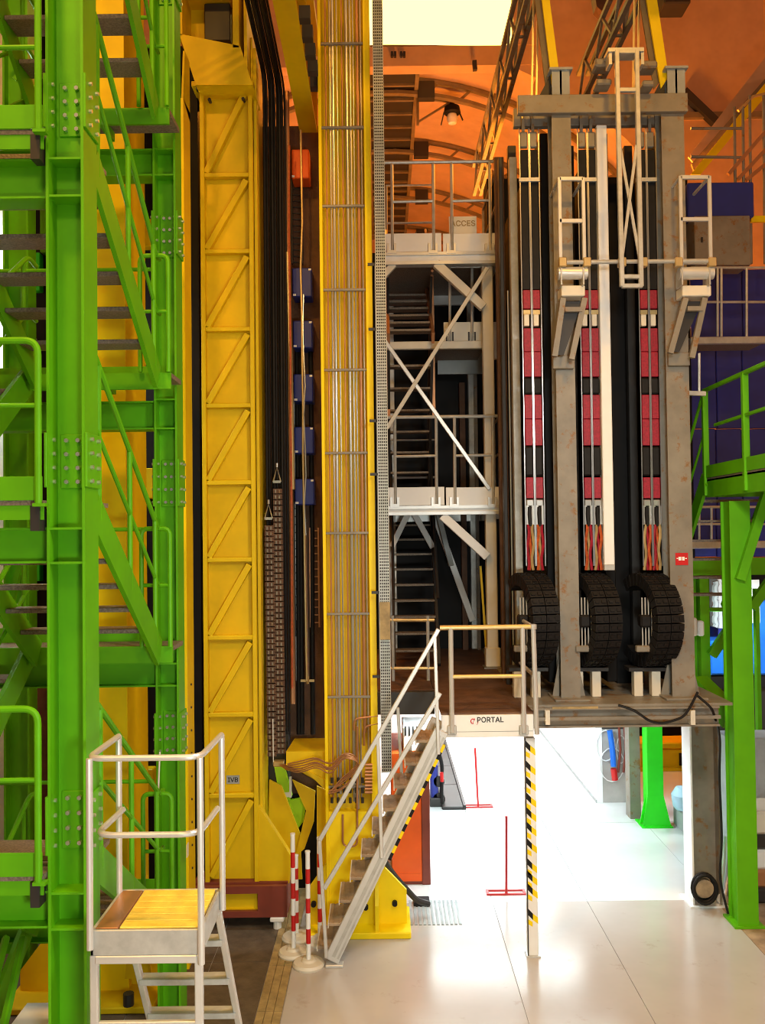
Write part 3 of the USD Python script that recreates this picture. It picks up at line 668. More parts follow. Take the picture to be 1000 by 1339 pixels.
# lower shaft clutter
d = 11.3
cl = Thing('yellow_shelf', 'yellow shelf bracket with orange top left of the piped column', 'bracket')
cl.part('front_plate', MB().plate([(374, 985), (430, 985), (430, 1030), (384, 1004), (374, 1000)], d - .7, .02), 'yellow_paint')
cl.part('top_plate', MB().prism([at(374, 985, d - .7), at(430, 985, d - .7), (at(430, 972, d)[0], d, at(430, 985, d - .7)[2]), (at(385, 972, d)[0], d, at(430, 985, d - .7)[2])], (0, 0, .02)), 'yellow_paint')
cl.part('rib', MB().plate([(395, 1004), (428, 1022), (428, 1034), (422, 1030)], d - .74, .05), 'yellow_paint')
cl.done()
d = 11.0
for k, (pts, mat, lab, dd) in enumerate((
        ([(352, 1020), (368, 1028), (392, 1090), (395, 1150), (350, 1150)], 'yellow_paint', 'olive yellow gusset leaning right beside the latticed girder', 11.15),
        ([(382, 1020), (412, 1035), (410, 1075), (398, 1110), (386, 1120), (400, 1060)], 'yellow_paint', 'olive yellow gusset above the dark slot', 11.05),
        ([(414, 1028), (428, 1034), (428, 1183), (414, 1183)], 'yellow_paint', 'narrow yellow plate left of the piped column', 11.0))):
    one('yellow_gusset', lab, 'gusset', MB().plate(pts, dd, .04), mat)
lv = Thing('lime_plate', 'bright lime vest with reflective band hung behind the yellow gussets', 'lit_plate')
lv.part('lime_sheet', MB().plate([(358, 1000), (372, 1003), (382, 1040), (378, 1048), (366, 1046)], 11.4, .05).plate([(372, 1048), (402, 1042), (396, 1075), (390, 1083)], 11.4, .05), 'lime_lit_steel')  # plate for a lit steel part, its light put into the lime
lv.part('white_strip', MB().plate([(378, 1016), (381, 1016), (381, 1043), (378, 1043)], 11.38, .02).plate([(366, 1037), (379, 1036), (380, 1042), (368, 1043)], 11.385, .02), 'white_paint')
lv.done()
one('dark_cabinet', 'dark grey cable box at the foot of the shaft', 'box', MB().box(X(345, 980, 11.45), X(378, 980, 11.45), 11.45, 11.64, 0, Z(360, 955, 11.45), .01), 'dark_steel')
one('dark_slot_panel', 'black panel at the floor between the yellow bases', 'panel', MB().box(X(345, 1100, 11.56), X(432, 1100, 11.56), 11.56, 11.64, 0, Z(390, 1040, 11.56)), 'black_panel')
for i in range(6):
    w = lambda a: a * (random.random() - .5)
    r_ = 9 + 3.2 * i
    pts = [at(366 + i * 1.5, 1001 + i, 10.7), at(392, 996 + i * 3 + w(3), 10.45), at(414, 991 + i * 2.2 + w(3), 10.3), at(432, 1000 + i * 2.5 + w(4), 10.2), at(450, 988 + w(8), 10.12), at(460 + r_ * .3, 986 + i * 2 + w(4), 10.12), at(466 + r_ * .25, 998 + i * 2, 10.14), at(458 + w(6), 1012 + i * 2 + w(5), 10.16), at(444, 1020 + i * 3 + w(5), 10.18), at(434 - i, 1036 + w(6), 10.2)]
    one('looped_hose', 'brown hose looping from the shaft across the piped column', 'hose', MB().tube(rounded(pts, .3, 6), .0075, 6), 'copper', 'brown hoses looped across the piped column')
one('white_rope', 'thin white rope hanging in front of the far green column above the ladder', 'rope', MB().tube([at(209, 984, 8.1), at(208, 1005, 8.1), at(206, 1060, 8.1), at(204, 1120, 8.1)], .008, 6).tube([at(209, 984, 8.1), at(209, 984, 8.24)], .006, 6), 'white_paint')
st_ = Thing('wall_sticker', 'small white and yellow paper label on the flange of the far green column', 'label')
st_.part('paper', MB().box(x2 - .008, x2 - .003, 8.30, 8.38, Z(234, 1122, 8.3), Z(234, 1105, 8.3)), 'cream_paint'); st_.done()

# ------------------------------------------------------------------ piped yellow column
d = 10.3
pc = Thing('piped_column', 'tall yellow steel column carrying vertical pipes on a gusseted foot', 'column')
xa, xb = X(423, 650, d), X(490, 650, d); zt = Z(450, -60, d)
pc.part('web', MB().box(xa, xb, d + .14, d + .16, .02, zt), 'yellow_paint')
pc.part('flange', MB().box(xa - .015, xa + .02, d, d + .32, .02, zt, .004), 'vivid_and_lit_yellow')
pc.part('flange', MB().box(xb - .075, xb, d - .01, d + .32, .02, zt, .004), 'vivid_and_lit_yellow')
pc.part('lower_panel', MB().box(xa, xb - .06, d + .02, d + .14, .02, Z(450, 1062, d)), 'vivid_and_lit_yellow')
bz = Z(450, 1190, d)
pc.part('base_plate', MB().box(xa - .22, xb + .34, d - .22, d + .5, 0, .07, .01), 'vivid_and_lit_yellow')
pc.part('gusset', MB().prism([(xb, d + .02, Z(495, 1128, d)), (xb + .30, d + .02, Z(520, 1165, d)), (xb + .30, d + .02, .07), (xb, d + .02, .07)], (0, .05, 0)), 'vivid_and_lit_yellow')
pc.part('gusset', MB().prism([(xa, d + .02, Z(425, 1128, d)), (xa - .20, d + .02, Z(408, 1160, d)), (xa - .20, d + .02, .07), (xa, d + .02, .07)], (0, .05, 0)), 'yellow_paint')
pc.part('gusset', MB().prism([(xb - .05, d - .2, .35), (xb - .05, d, .7), (xb - .05, d, .07), (xb - .05, d - .2, .07)], (.04, 0, 0)), 'vivid_and_lit_yellow')
b = MB()
for px, py in ((410, 1182), (478, 1186), (516, 1181)): p = at(px, py, d); b.cyl((p[0], d + .02, p[2]), (p[0], d - .03, p[2]), .03, 10)
pc.part('bolts', b, 'black_rubber', kind='stuff')
pc.done()
pipes = [(428.5, .010), (434, .009), (438, .017), (443.5, .009), (450, .010), (456, .018), (461, .012), (465, .009), (470.5, .017), (475, .011), (479.5, .010)]
pp = Thing('pipe_bundle', 'bundle of vertical stainless pipes clamped to the yellow column', 'pipes')
zb = [1045, 1050, 1040, 1050, 1036, 1050, 1060, 1046, 960, 985, 1100]
for i, (px, r) in enumerate(pipes):
    x, z1, z0 = X(px + 3, 650, d + .05), Z(450, -50, d), Z(450, zb[i], d)
    pp.part('pipe', MB().cyl((x, d + .06, z0), (x, d + .06, z1), r, 10), 'stainless' if i % 4 else 'copper')
for py in (55, 165, 268, 378, 483, 592, 697, 803, 912, 1030):
    z = Z(450, py, d)
    pp.part('pipe_clamp', MB().box(xa + .005, xb - .03, d + .02, d + .05, z - .014, z + .014, .004), 'grey_steel')
pp.part('bent_pipe', MB().tube(rounded([at(463, 955, d), at(463, 940, d), at(478, 938, d), at(494, 936, d)], .12), .012, 8), 'copper')
pp.part('bent_pipe', MB().tube(rounded([at(476, 975, d), at(476, 950, d), at(494, 946, d)], .10), .012, 8), 'copper')
pp.part('bent_pipe', MB().tube(rounded([at(448, 1065, d - .02), at(448, 1107, d - .02), at(467, 1107, d - .02), at(467, 950, d - .02)], .09), .012, 8), 'copper')
b = MB()
for i in range(9): p = at(482, 1000 + i * 4.5, d - .02); b.cyl(p + (-.04, 0, 0), p + (.04, 0, 0), .016, 8)
pp.part('fittings', b, 'copper', kind='stuff')
b = MB()
for i in range(6):
    for j in range(3): p = at(434 + i * 8, 1024 + 13 * j, d - .0); b.cyl(p, p + (0, 0, .06), .016, 8)
pp.part('valves', b, 'dark_steel', kind='stuff')
pp.done()
# perforated tray
d = 10.12
pt = Thing('perforated_cable_tray', 'tall perforated grey cable tray along the right side of the piped column', 'cable tray')
xa, xb = X(493, 500, d), X(505.5, 500, d); za, zt = Z(500, 1010, d), Z(500, -60, d)
for k in range(6):
    x = xa + (xb - xa) * k / 5
    pt.part('side_rail' if k in (0, 5) else 'strip', MB().box(x - .004, x + .004, d - (.03 if k in (0, 5) else 0), d + .004, za, zt), 'galvanised')
b = MB()
for z in np.arange(za, zt, .034): b.box(xa, xb, d, d + .003, z, z + .014)
pt.part('perforated_web', b, 'galvanised', kind='stuff')
pt.part('hole_shade_back', MB().box(xa, xb, d + .05, d + .055, za, zt), 'dark_steel')  # darkened backing so the perforations read as shaded holes
pt.part('orange_label', MB().box(xa - .004, xb + .004, d - .034, d - .031, Z(501, 836, d), Z(501, 787, d)), 'duct_cover', label='dull orange marker band')
for py in (345, 430, 550, 620, 775, 885): z = Z(488, py, d); pt.part('bracket', MB().box(xa - .09, xa, d + .01, d + .03, z - .015, z + .015), 'dark_steel')
pt.done()

# ================================================================== ALUMINIUM ACCESS TOWER
TD = 12.6
for name, y0, yt, yb, pxl, lab in (('upper', 212, 305, 345, 500, 'upper'), ('lower', 545, 637, 673, 503, 'lower')):
    o = 0 if name == 'upper' else 4
    px0, px1 = 500 + o, 651 + o
    pl = Thing('tower_platform', '%s platform of the aluminium access tower with cream toe boards' % lab, 'platform')
    zt = Z(576, yt + 23, TD)
    pl.part('toe_board', MB().rect(px0, yt, 577 + o, yt + 24, TD, .02, .004), 'white_paint')
    pl.part('toe_board', MB().rect(579 + o, yt, px1, yt + 24, TD, .02, .004), 'white_paint')
    pl.part('edge_beam', MB().rect(px0, yt + 25, px1 + 1, yb, TD - .02, .10, .01), 'white_paint')
    pl.part('beam_flange', MB().rect(px0, yb - 4, px1, yb, TD - .05, .16).rect(px0, yt + 24, px1, yt + 28, TD - .05, .16), 'aluminium')
    for px in (512, 566, 590, 640): pl.part('clamp', MB().rect(px + o - 6, yt + 13, px + o - 3, yt + 25, TD - .05, .05).rect(px + o + 3, yt + 13, px + o + 6, yt + 25, TD - .05, .05).rect(px + o - 6, yt + 22, px + o + 6, yt + 26, TD - .06, .06), 'aluminium')
    pl.part('deck', MB().box(X(px0, yt, TD), X(px1, yt, TD), TD + .1, TD + 2.2, zt - .05, zt), 'grating')
    pl.part('side_beam', MB().box(X(px1, yt, TD) - .06, X(px1, yt, TD), TD + .08, TD + 2.2, zt - .2, zt), 'aluminium')
    pl.part('rear_beam', MB().box(X(px0, yt, TD), X(px1, yt, TD), TD + 2.2, TD + 2.28, zt - .2, zt + .02), 'aluminium')
    pl.done()
    rl = Thing('tower_guard_rail', 'tubular guard rail of the %s tower platform' % lab, 'railing')
    zr = Z(576, y0, TD)
    rl.part('top_rail', MB().cyl(at(497 + o, y0 + 1, TD), at(651 + o, y0 - 1, TD), .024, 8), 'galvanised')
    for px in (512, 566, 590, 640): rl.part('post', MB().cyl(at(px + o, y0, TD), at(px + o + 1, yt + 24, TD), .022, 8), 'galvanised')
    rl.part('middle_rail', MB().cyl(at(513 + o, y0 + 52, TD), at(566 + o, y0 + 51, TD), .020, 8), 'galvanised')
    rl.part('middle_rail', MB().cyl(at(590 + o, y0 + 51, TD), at(640 + o, y0 + 50, TD), .020, 8), 'galvanised')
    p = at(651 + o, y0 - 1, TD); q = p + (0, 1.9, 0)
    rl.part('return_rail', MB().cyl(p, q, .022, 8).cyl(p - (0, 0, .5), q - (0, 0, .5), .018, 8), 'galvanised')
    for s in (.0, .5, 1.0): rl.part('post', MB().cyl(p + (0, 1.9 * s, 0), p + (0, 1.9 * s, -1.02), .022, 8), 'galvanised')
    # inner rail around the stair opening
    dd = TD + 1.9
    rl.part('inner_rail', MB().tube([at(505 + o, y0 + 95, dd), at(505 + o, y0 + 31, dd), at(567 + o, y0 + 30, dd), at(567 + o, y0 + 95, dd)], .022, 8), 'galvanised')
    rl.part('inner_middle_rail', MB().cyl(at(505 + o, y0 + 80, dd), at(567 + o, y0 + 79, dd), .018, 8), 'galvanised')
    rl.done()
sg = Thing('notice_board', 'pale yellow notice board on the upper tower platform rail', 'sign')
sg.part('board', MB().rect(587, 283, 623, 310, TD + .03, .02), 'cream_paint')
sg.part('lettering', text_on_front('ACCES', .075, 605, 292, TD + .029), 'duct_cover')
sg.done()
zd = 2.54
def tower_member(lab, pts, w, h, d0, mat='cream_paint', name='tower_brace', cat='brace'):
    one(name, lab, cat, MB().bar(at(*pts[0], d0), at(*pts[1], d0), w, h, (0, 1, 0), .006), mat)
cx = X(640, 600, TD + .15)
tc = Thing('tower_column', 'cream square column at the right front of the access tower', 'column')
tc.part('shaft', MB().box(cx - .075, cx + .075, TD + .08, TD + .23, zd + .02, Z(640, 345, TD), .01), 'cream_paint')
tc.part('base_plate', MB().box(cx - .13, cx + .13, TD + .02, TD + .29, zd, zd + .02), 'grey_steel')
tc.part('shoe', MB().box(cx - .10, cx + .10, TD + .06, TD + .25, zd + .02, zd + .28, .01), 'cream_paint')
tc.done()
for lab, px, dd in (('left front', 498, TD + .1), ('left rear', 512, TD + 2.2), ('right rear', 618, TD + 2.2)):
    x = X(px, 600, dd)
    one('tower_column', 'slim %s column of the access tower' % lab, 'column', MB().box(x - .06, x + .06, dd, dd + .12, zd, Z(px, 345, dd), .01), 'galvanised')
tower_member('thick knee brace under the upper tower platform', ((570, 345), (632, 402)), .12, .10, TD + .02)
tower_member('thick white knee brace under the lower tower platform', ((578, 674), (637, 728)), .12, .10, TD + .02, 'white_paint')
tower_member('long thin cross brace of the tower rising to the right', ((506, 560), (637, 350)), .055, .03, TD - .06)
tower_member('long thin cross brace of the tower falling to the right', ((499, 440), (640, 640)), .055, .03, TD - .02, 'aluminium')
tower_member('white strut below the lower platform leaning left', ((536, 666), (512, 715)), .09, .08, TD + 1.5, 'white_paint')
tower_member('white strut below the lower platform leaning right', ((538, 666), (566, 716)), .09, .08, TD + 1.5, 'white_paint')
tower_member('long pale diagonal deep inside the tower', ((566, 668), (618, 812)), .10, .08, TD + 2.05, 'white_paint')
tower_member('second pale diagonal under the lower platform', ((572, 668), (590, 740)), .08, .08, TD + 1.6, 'grey_panel')
tower_member('short cream knee brace at the left of the upper platform', ((515, 346), (500, 362)), .09, .08, TD + .02)
# intermediate landing
ml = Thing('tower_half_landing', 'cream half landing between the two tower platforms', 'landing')
ml.part('front_beam', MB().rect(503, 446, 638, 456, TD + .4, .08, .008), 'cream_paint')
ml.part('toe_board', MB().rect(580, 421, 633, 446, TD + .45, .02, .004), 'cream_paint')
zz = Z(570, 446, TD + .4)
ml.part('deck', MB().box(X(572, 446, TD), X(640, 446, TD), TD + .5, TD + 1.8, zz - .05, zz), 'grating')
ml.part('end_plate', MB().rect(637, 421, 650, 470, TD + .5, .05), 'cream_paint')
ml.part('underside_panel', MB().rect(572, 460, 634, 489, TD + 1.6, .04), 'grey_panel')
for px in (588, 617): ml.part('rail_post', MB().cyl(at(px, 350, TD + .44), at(px, 446, TD + .44), .02, 8), 'galvanised')
ml.part('rail', MB().cyl(at(585, 349, TD + .44), at(640, 349, TD + .44), .02, 8), 'galvanised')
for px in (588, 617): ml.part('clamp', MB().rect(px - 5, 434, px - 3, 446, TD + .42, .03).rect(px + 3, 434, px + 5, 446, TD + .42, .03), 'dark_steel')
ml.done()
def tower_stair(lab, ya, za, yb, zb, xa, xb, n, mat):
    t = Thing('tower_stair', lab, 'stair')
    for x in (xa, xb): t.part('stringer', MB().bar((x, ya, za), (x, yb, zb), .04, .16), mat)
    for i in range(1, n + 1):
        s = i / (n + 1.); t.part('tread', MB().box(xa + .02, xb - .02, ya + (yb - ya) * s - .11, ya + (yb - ya) * s + .11, za + (zb - za) * s - .03, za + (zb - za) * s), 'grating')
    for x in (xa, xb): t.part('hand_rail', MB().tube([(x, ya, za + .95), (x, yb, zb + .95)], .02, 8), mat)
    t.done()
xa, xb = X(508, 500, 13.6), X(563, 500, 13.6)
z3, z2 = Z(576, 330, TD), Z(576, 662, TD); zh = Z(570, 446, TD + .4)
tower_stair('tower stair with dark treads below the upper platform', TD + .2, zh, TD + 1.9, z3, xa, xb, 6, 'copper')
tower_stair('tower stair with dark treads above the lower platform', TD + 2.1, z2, TD + .5, zh, xa, xb, 7, 'dark_steel')
tower_stair('tower stair with dark treads below the lower platform', TD + .35, zd, TD + 2.0, z2, xa + .03, xb + .03, 9, 'dark_steel')
for px, yy in ((505, (350, 545)), (564, (350, 545))):
    one('tower_upright', 'steel upright coloured as orange lit %s the tower stair' % ('left of' if px < 530 else 'right of'), 'upright', MB().rect(px, yy[0], px + 4, yy[1], TD + 1.0, .06), 'copper')  # copper colour puts orange light on plain steel
# deck rail inside, at the tower foot
ir = Thing('inner_deck_rail', 'low rail with bars toned orange as lit at the foot of the access tower', 'railing')
for px in (513, 559): ir.part('post', MB().cyl(at(px, 805, 11.7), (X(px + 1, 890, 11.7), 11.7, zd), .022, 8), 'galvanised')
for y in (811, 874): ir.part('rail', MB().cyl(at(503, y, 11.7), at(568, y, 11.7), .022, 8), 'brass')  # brass tone carries the orange light on these bars
ir.done()
for i, (px, a, b_) in enumerate(((603, 500, 870), (622, 470, 860))):
    one('rear_conduit', ('left', 'right')[i] + ' pale conduit on the black wall behind the access tower', 'conduit', MB().rect(px, a, px + (7 if i == 0 else 4), b_, 14.7, .2), 'rusty_plate' if i == 0 else 'grey_steel')
one('thin_yellow_strut', 'thin yellow strut leaning beside the cream tower column', 'strut', MB().bar(at(628, 740, TD + .4), at(637, 868, TD + .4), .03, .03), 'yellow_paint')

# ================================================================== STEEL DECK AND STAIR
FD = 9.58
fx0, fx1 = X(577, 945, FD), X(697, 945, FD)
dk = Thing('steel_deck', 'raised steel deck with rust brown floor over the passage', 'deck')
lx = X(480, 930, 10.9)
dk.part('floor_plate', MB().box(fx0, fx1, FD, 11.0, zd - .03, zd), 'rusty_plate')
for y0 in (11.0, 12.5, 14.0):
    for x0, x1 in ((lx, fx0), (fx0, fx1), (fx1, 3.75)):
        dk.part('floor_plate', MB().box(x0 + .004, x1 - .004, y0 + .004, y0 + 1.496, zd - .03, zd), 'rusty_plate' if x1 < 2 else 'grey_steel')
dk.part('floor_plate', MB().box(fx1 + .004, 3.75, 9.95, 10.996, zd - .03, zd), 'grey_steel')
RB = 9.92; rx1 = X(941, 938, RB)
za, zb = Z(820, 925, RB), Z(820, 951, RB)
dk.part('front_beam', MB().ibeam((fx1 + .01, RB + .08, (za + zb) / 2), (rx1, RB + .08, (za + zb) / 2), .16, za - zb, .02, .03), 'grey_steel')
dk.part('front_ledge', MB().box(fx1 + .01, rx1, RB - .03, RB + .0, (za + zb) / 2 - .02, (za + zb) / 2 + .015), 'grey_steel')
dk.part('yellow_line', MB().rect(722, 924, 782, 927, RB - .002, .002), 'duct_cover', label='worn yellow edge line')
for px in (716, 906): dk.part('stiffener', MB().rect(px - 3, 929, px + 3, 948, RB - .04, .1), 'cream_paint')
dk.part('side_beam', MB().box(rx1 - .1, rx1, RB + .16, 15.4, zb, za), 'grey_steel')
dk.part('left_beam', MB().box(lx, fx0, 10.85, 10.95, zd - .26, zd), 'dark_steel')
for y in (11.5, 13.0, 14.6): dk.part('cross_beam', MB().box(lx, 3.75, y, y + .12, zd - .25, zd - .03), 'grey_steel')
dk.done()
ps = Thing('portal_sign', 'white fascia board lettered PORTAL on the front edge of the deck', 'sign')
ps.part('board', MB().box(fx0, fx1, FD - .03, FD, Z(640, 963, FD), Z(640, 934, FD), .003), 'white_paint')
ps.part('joint', MB().box(fx0 + .01, fx1 - .01, FD - .032, FD - .03, Z(640, 956, FD), Z(640, 955.3, FD)), 'grey_panel')
ps.part('lettering', text_on_front('PORTAL', .052, 641, 941, FD - .03), 'dark_steel')
c = at(622, 943, FD - .031)
ps.part('emblem', MB().tube([c + (-.03 + .022 * math.cos(a), -.002, .024 * math.sin(a)) for a in np.linspace(.6, 5.0, 9)], .005, 5).bar(c + (-.03, -.002, -.02), c + (-.012, -.002, .03), .008, .004).bar(c + (.012, -.002, -.035), c + (.026, -.002, .0), .012, .004), 'red_paint', label='small red curved emblem')
ps.done()
# landing guard rail
gl = Thing('landing_guard_rail', 'aluminium guard rail on the PORTAL landing with top bar toned as warm lit', 'railing')
RD = FD - .06
r = .026
gl.part('top_rail', MB().tube([at(575, 821, RD), at(697, 819.5, RD)], r, 10), 'brass', label='top bar with warm light in its colour')  # brass on both bars paints warm light over aluminium
gl.part('middle_rail', MB().cyl(at(589, 885, RD), at(684, 884, RD), .022, 10), 'brass')
for px in (589, 683):
    gl.part('post', MB().cyl(at(px, 820, RD), at(px + 2, 958, RD), r, 10), 'aluminium')
    gl.part('base_clamp', MB().rect(px - 4, 949, px + 8, 961, RD - .005, .05, .006), 'galvanised')
p = at(697, 820, RD); q = np.array([p[0] + .02, RD, zd - .22])
gl.part('corner_post', MB().cyl(p, q, r, 10).cyl(p + (0, 0, -.02), p + (0, 0, .03), .036, 10), 'aluminium')
gl.part('side_rail', MB().cyl(p, p + (0, 1.1, 0), .022, 8).cyl(p - (0, 0, .5), p + (0, 1.1, -.5), .02, 8), 'aluminium')
gl.done()
# striped prop
spx = floor_at(698, 1252); SD = spx[1]
st = Thing('striped_prop', 'white square prop with black and yellow diagonal hazard tape under the landing', 'post')
x0, x1 = X(691.5, 1110, SD), X(704.5, 1110, SD); xm = (X(688, 965, SD) + X(704, 1250, SD)) / 2
w = .105; x0 = X(695.3, 1110, SD) - w / 2; x1 = x0 + w
zt = Z(694, 965, SD)
st.part('shaft', MB().box(x0, x1, SD, SD + w, .02, zt, .006), 'white_paint')
st.part('foot_plate', MB().box(x0 - .02, x1 + .02, SD - .02, SD + w + .02, 0, .02), 'aluminium')
st.part('edge_trim', MB().box(x0 - .006, x0 + .004, SD - .006, SD + .01, .02, zt), 'dark_steel')
zs = [Z(696, y, SD) for y in (976, 1002, 1023, 1044, 1063, 1082, 1104, 1130, 1146, 1163, 1196)]
for k, z in enumerate(zs):
    h = .066
    st.part('black_tape', MB().prism([(x0, SD - .002, z + h), (x0 + w * .5, SD - .002, z + .01), (x0 + w * .5, SD - .002, z + .01 - h), (x0, SD - .002, z)], (0, .003, 0)), 'black_rubber')
    st.part('yellow_tape', MB().prism([(x0 + w * .5, SD - .002, z + .01), (x1, SD - .002, z - .03), (x1, SD - .002, z - .03 - h), (x0 + w * .5, SD - .002, z + .01 - h)], (0, .003, 0)), 'vivid_and_lit_yellow')
    st.part('yellow_tape', MB().prism([(x0, SD - .002, z - .045), (x0 + w * .45, SD - .002, z - .075), (x0 + w * .45, SD - .002, z - .125), (x0, SD - .002, z - .095)], (0, .003, 0)), 'vivid_and_lit_yellow')
st.done()

# steep stair up to the landing (near stringer, treads, far stringer)
ND = 9.42
wstair = .56
ba, bb = floor_at(430, 1246), at(572, 962, ND)
ND = 9.48
ft = np.array([X(433, 1240, ND), ND, 0.06]); hd = np.array([X(577, 955, ND), ND, Z(577, 955, ND)])
u = unit(hd - ft)
sa = Thing('access_stair', 'steep aluminium stair with ribbed wooden treads and hazard striped edge up to the landing', 'stair')
mid = at(497, 1118, ND); s_mid = (mid - ft) @ u
nrm = np.array([u[2], 0, -u[0]])
for off, yo in ((0, 0), (0, wstair)):
    o = np.array([0, yo, 0])
    sa.part('stringer', MB().bar(ft + o, hd + o, .045, .15, (0, 0, 1), .006), 'aluminium')
    sa.part('stringer_groove', MB().bar(ft + o + u * .05 + (0, -.024, 0), hd + o - u * .05 + (0, -.024, 0), .008, .035, (0, 0, 1)).bar(ft + o + u * .05 + (0, -.024, 0) + nrm * .05, hd + o - u * .05 + (0, -.024, 0) + nrm * .05, .008, .02, (0, 0, 1)), 'galvanised')
nt = 10
for i in range(nt):
    s = (i + .55) / nt
    p = ft + (hd - ft) * s
    tz, txc = p[2], p[0] - .01
    sa.part('tread', MB().box(txc - .20, txc + .06, ND + .03, ND + wstair - .03, tz - .03, tz, .004), 'wood_plate')
    b = MB()
    for q in range(5): b.box(txc - .19 + q * .052, txc - .19 + q * .052 + .03, ND + .035, ND + wstair - .035, tz, tz + .006)
    sa.part('tread_ribs', b, 'wood_plate', kind='stuff')
    sa.part('tread_nosing', MB().box(txc - .205, txc - .195, ND + .03, ND + wstair - .03, tz - .05, tz + .002), 'cream_paint')
# hazard stripes along the underside of the upper stringer
L0 = s_mid; n_s = 16; Lt = np.linalg.norm(hd - ft)
for i in range(n_s):
    a, b_ = L0 + (Lt - L0 - .12) * i / n_s, L0 + (Lt - L0 - .12) * (i + 1) / n_s
    sa.part('hazard_stripe', MB().bar(ft + u * a + nrm * .088, ft + u * b_ + nrm * .088, .05, .03, (0, 0, 1)), 'vivid_and_lit_yellow' if i % 2 else 'black_rubber')
sa.part('foot_pad', MB().box(ft[0] - .06, ft[0] + .12, ND - .05, ND + .06, 0, .03, .006), 'aluminium')
sa.part('foot_pad', MB().box(ft[0] - .06, ft[0] + .12, ND + wstair - .05, ND + wstair + .06, 0, .03, .006), 'aluminium')
for ptop, pbot in (((520, 925), (526, 1030)), ((536, 975), (536, 1010))):
    a, b_ = at(*ptop, ND + wstair + .04), at(*pbot, ND + wstair + .04)
    sa.part('far_post', MB().bar(a, b_, .035, .035, (0, 1, 0), .005), 'galvanised')
sa.done()
for yo, lab in ((-.04, 'near'),):
    hr = Thing('stair_hand_rail', 'aluminium hand rail with square posts on the %s side of the access stair' % lab, 'railing')
    H = ND + yo
    up0, up1 = at(418, 1097, ND), at(573, 822, ND)
    lo0, lo1 = at(424, 1160, ND), at(575, 905, ND)
    for a, b_, nm in ((up0, up1, 'top_rail'), (lo0, lo1, 'middle_rail')):
        a = a * (1, 0, 1) + (0, H, 0); b_ = b_ * (1, 0, 1) + (0, H, 0)
        hr.part(nm, MB().bar(a, b_, .04, .045, (0, 0, 1), .006), 'aluminium')
    for ptop, pbot in (((418, 1097), (427, 1250)), ((494, 965), (499, 1120)), ((568, 832), (573, 985))):
        a = at(*ptop, ND) * (1, 0, 1) + (0, H, 0); b_ = at(*pbot, ND) * (1, 0, 1) + (0, H, 0); b_[2] = max(b_[2], .01)
        hr.part('post', MB().bar(a, b_, .035, .035, (0, 1, 0), .005), 'aluminium')
    hr.done()

# ================================================================== SUSPENSION FRAME, RIGHT OF CENTRE
CD = 10.22
def steel_column(lab, pt, pb, w, d, ztop, name='support_column', mat='grey_steel'):
    t = Thing(name, lab, 'column')
    x = (X(pt, 400, d) + X(pb, 900, d)) / 2
    t.part('shaft', MB().ibeam((x, d + .13, zd + .02), (x, d + .13, ztop), .26, w, .016, .012, up=(0, 1, 0)) if False else MB().box(x - w / 2, x + w / 2, d, d + .018, zd + .02, ztop).box(x - w / 2, x + w / 2, d + .24, d + .258, zd + .02, ztop).box(x - .008, x + .008, d + .018, d + .24, zd + .02, ztop), mat)
    t.part('base_plate', MB().box(x - w * .9, x + w * .9, d - .12, d + .36, zd, zd + .025, .004), mat)
    for s in (-1, 1): t.part('base_gusset', MB().prism([(x + s * w / 2, d + .12, zd + .025), (x + s * w * .85, d + .12, zd + .025), (x + s * w / 2, d + .12, zd + .42)], (0, .02, 0)), mat)
    return t.done(), x
zh = Z(780, 135, CD)
c1, xc1 = steel_column('grey steel column standing left of centre on the deck, rust streaked', 736, 748, .215, CD, zh)
c2, xc2 = steel_column('grey steel column on the right of the deck with a red sign', 884, 894, .255, CD, zh)
hb = Thing('header_beam', 'brown grey header beam across the tops of the hanging chains', 'beam')
xa, xb = X(676, 138, CD), X(897, 136, CD); za, zb = Z(785, 150, CD), Z(785, 126, CD)
hb.part('beam', MB().box(xa, xb, CD - .06, CD + .02, za, zb, .006), 'grey_steel')
hb.part('rear_beam', MB().box(xa, xb, CD + .26, CD + .36, za, zb, .006), 'grey_steel')
for px in (733, 884):
    x = X(px, 105, CD)
    hb.part('stub_post', MB().box(x - .10, x + .10, CD, CD + .016, zb, zb + .30).box(x - .10, x + .10, CD + .2, CD + .216, zb, zb + .30).box(x - .01, x + .01, CD, CD + .2, zb, zb + .30), 'grey_panel')
    hb.part('cap', MB().box(x - .13, x + .13, CD - .03, CD + .24, zb + .30, zb + .325), 'grey_panel')
    hb.part('gusset', MB().prism([(x - .10, CD + .1, zb + .30), (x - .10, CD + .1, zb), (x - .26, CD + .1, zb)], (0, .02, 0)), 'dark_steel')
hb.done()
rs = Thing('red_notice', 'small red sign with white marks on the right deck column', 'sign')
rs.part('plate', MB().rect(883, 723, 899.5, 739, CD - .006, .005), 'red_paint')
rs.part('white_print', MB().rect(887, 728, 890.6, 733, CD - .008, .003).rect(891.6, 728, 895, 733, CD - .008, .003).rect(884.5, 729.6, 886.5, 731, CD - .008, .003).rect(895.6, 729.6, 898, 731, CD - .008, .003), 'white_paint', label='white pictogram')
rs.done()
